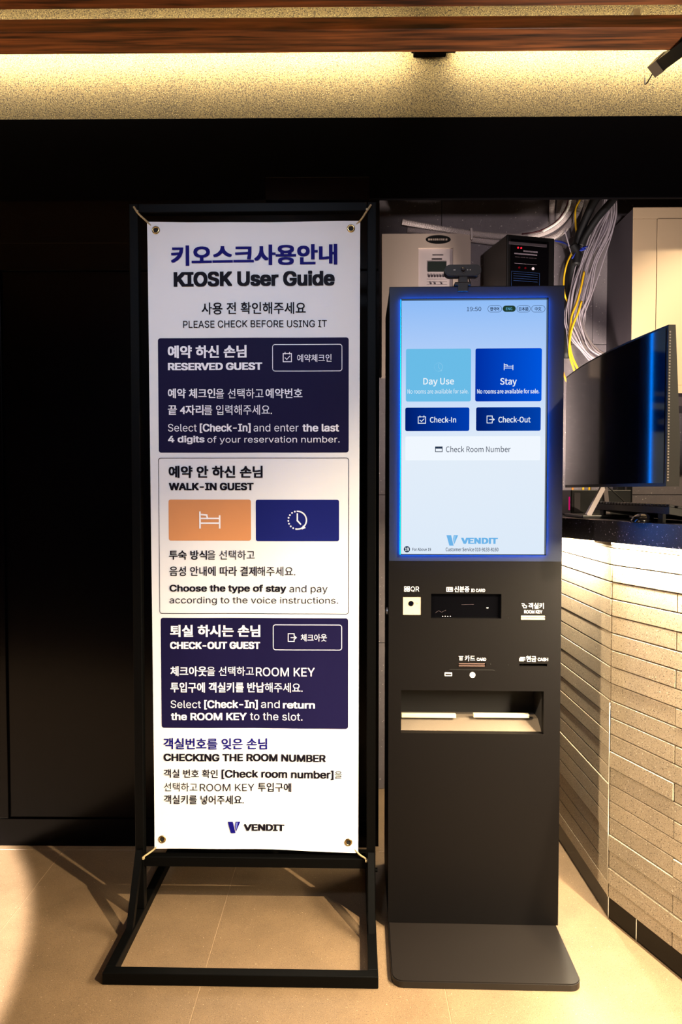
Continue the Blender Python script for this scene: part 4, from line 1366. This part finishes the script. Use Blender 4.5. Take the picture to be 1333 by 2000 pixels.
cab('yellow cable end in the middle of the grey bundle', 'cable', 'cable', [(1142, 530, 2.60), (1136, 560, 2.60), (1128, 590, 2.60), (1118, 615, 2.60), (1115, 640, 2.60), (1113, 665, 2.60), (1118, 695, 2.60), (1131, 724, 2.60), (1140, 745, 2.62), (1150, 860, 2.64), (1152, 1003, 2.66)], 0.0042, 'cable_yellow')
cab('shorter yellow cable joining the first one low in the bundle', 'cable', 'cable', [(1137, 588, 2.59), (1130, 610, 2.59), (1121, 632, 2.59), (1115, 655, 2.592), (1113, 690, 2.592), (1122, 722, 2.60), (1130, 745, 2.62), (1138, 860, 2.65), (1140, 1003, 2.67)], 0.0042, 'cable_yellow')
cab('orange-yellow cable emerging at the kiosk edge', 'cable', 'cable', [(1090, 705, 2.60), (1098, 722, 2.60), (1106, 742, 2.60), (1112, 760, 2.62), (1116, 860, 2.64), (1120, 985, 2.66)], 0.004, mat('orange_cable', (190, 120, 30), .5))
for k, (pp, lbl) in enumerate(((((1180, 366, 2.58), (1160, 395, 2.58), (1140, 440, 2.60), (1126, 480, 2.62), (1119, 530, 2.64), (1112, 600, 2.67), (1106, 700, 2.70)), 'thick black cable hose running down left behind the bundle'),
                               (((1214, 366, 2.56), (1196, 392, 2.56), (1168, 425, 2.57), (1145, 460, 2.59), (1136, 480, 2.60)), 'thick black cable hose slanting from the fascia to the tie'))):
    cab(lbl, 'cable_hose', 'cable', pp, (0.017, 0.014)[k], 'cable_black')
cab('blue cable tie looped behind the grey bundle', 'cable', 'cable', [(1085, 470, 2.70), (1105, 475, 2.67), (1125, 490, 2.61), (1140, 484, 2.60), (1152, 480, 2.63)], 0.0035, 'cable_blue')
cab('second blue cable crossing the black hose', 'cable', 'cable', [(1118, 505, 2.60), (1128, 492, 2.59), (1145, 486, 2.59)], 0.003, 'cable_blue')
cab('black cable tie block gripping the hose', 'cable_clamp', 'clamp', [(1120, 478, 2.60), (1128, 495, 2.60), (1126, 516, 2.60)], 0.016, 'cable_black')
# grey bundle: each cable its own
random.seed(11)
NB = 26
for k in range(NB):
    s = (k + .5) / NB; j = lambda a: random.uniform(-a, a)
    wdt = s - .5
    yb = 2.66 - 0.06 * random.random()
    pts = [(1184 + 20 * wdt + j(2), 366, yb), (1193 + 26 * wdt + j(4), 402 + j(3), yb), (1176 + 40 * wdt + j(5), 450 + j(4), yb), (1152 + 44 * wdt + j(6), 510 + j(5), yb), (1134 + 42 * wdt + j(6), 570 + j(5), yb),
           (1124 + 36 * wdt + j(5), 620 + j(5), yb), (1131 + 30 * wdt + j(4), 655 + j(4), yb), (1148 + 24 * wdt + j(4), 682 - 14 * wdt + j(3), yb - .01), (1176 + 8 * wdt + j(4), 704 - 32 * wdt + j(3), yb - .02), (1215, 722 - 40 * wdt + j(4), yb - .03)]
    cab('thin grey data cable in the hanging bundle left of the cabinet', 'data_cable', 'cable', pts, 0.0026, 'cable_grey', 'grey data cables hanging in the bundle', n=6)
cab('lone grey cable bowing out left of the yellow cable', 'cable', 'cable', [(1104, 450, 2.62), (1110, 472, 2.62), (1116, 492, 2.62), (1124, 506, 2.61), (1130, 515, 2.60)], 0.0026, 'cable_grey')
cab('thin grey cable hanging left of the bundle near the kiosk edge', 'cable', 'cable', [(1109, 590, 2.64), (1106, 615, 2.64), (1107, 645, 2.64), (1112, 690, 2.66)], 0.0022, 'cable_grey')
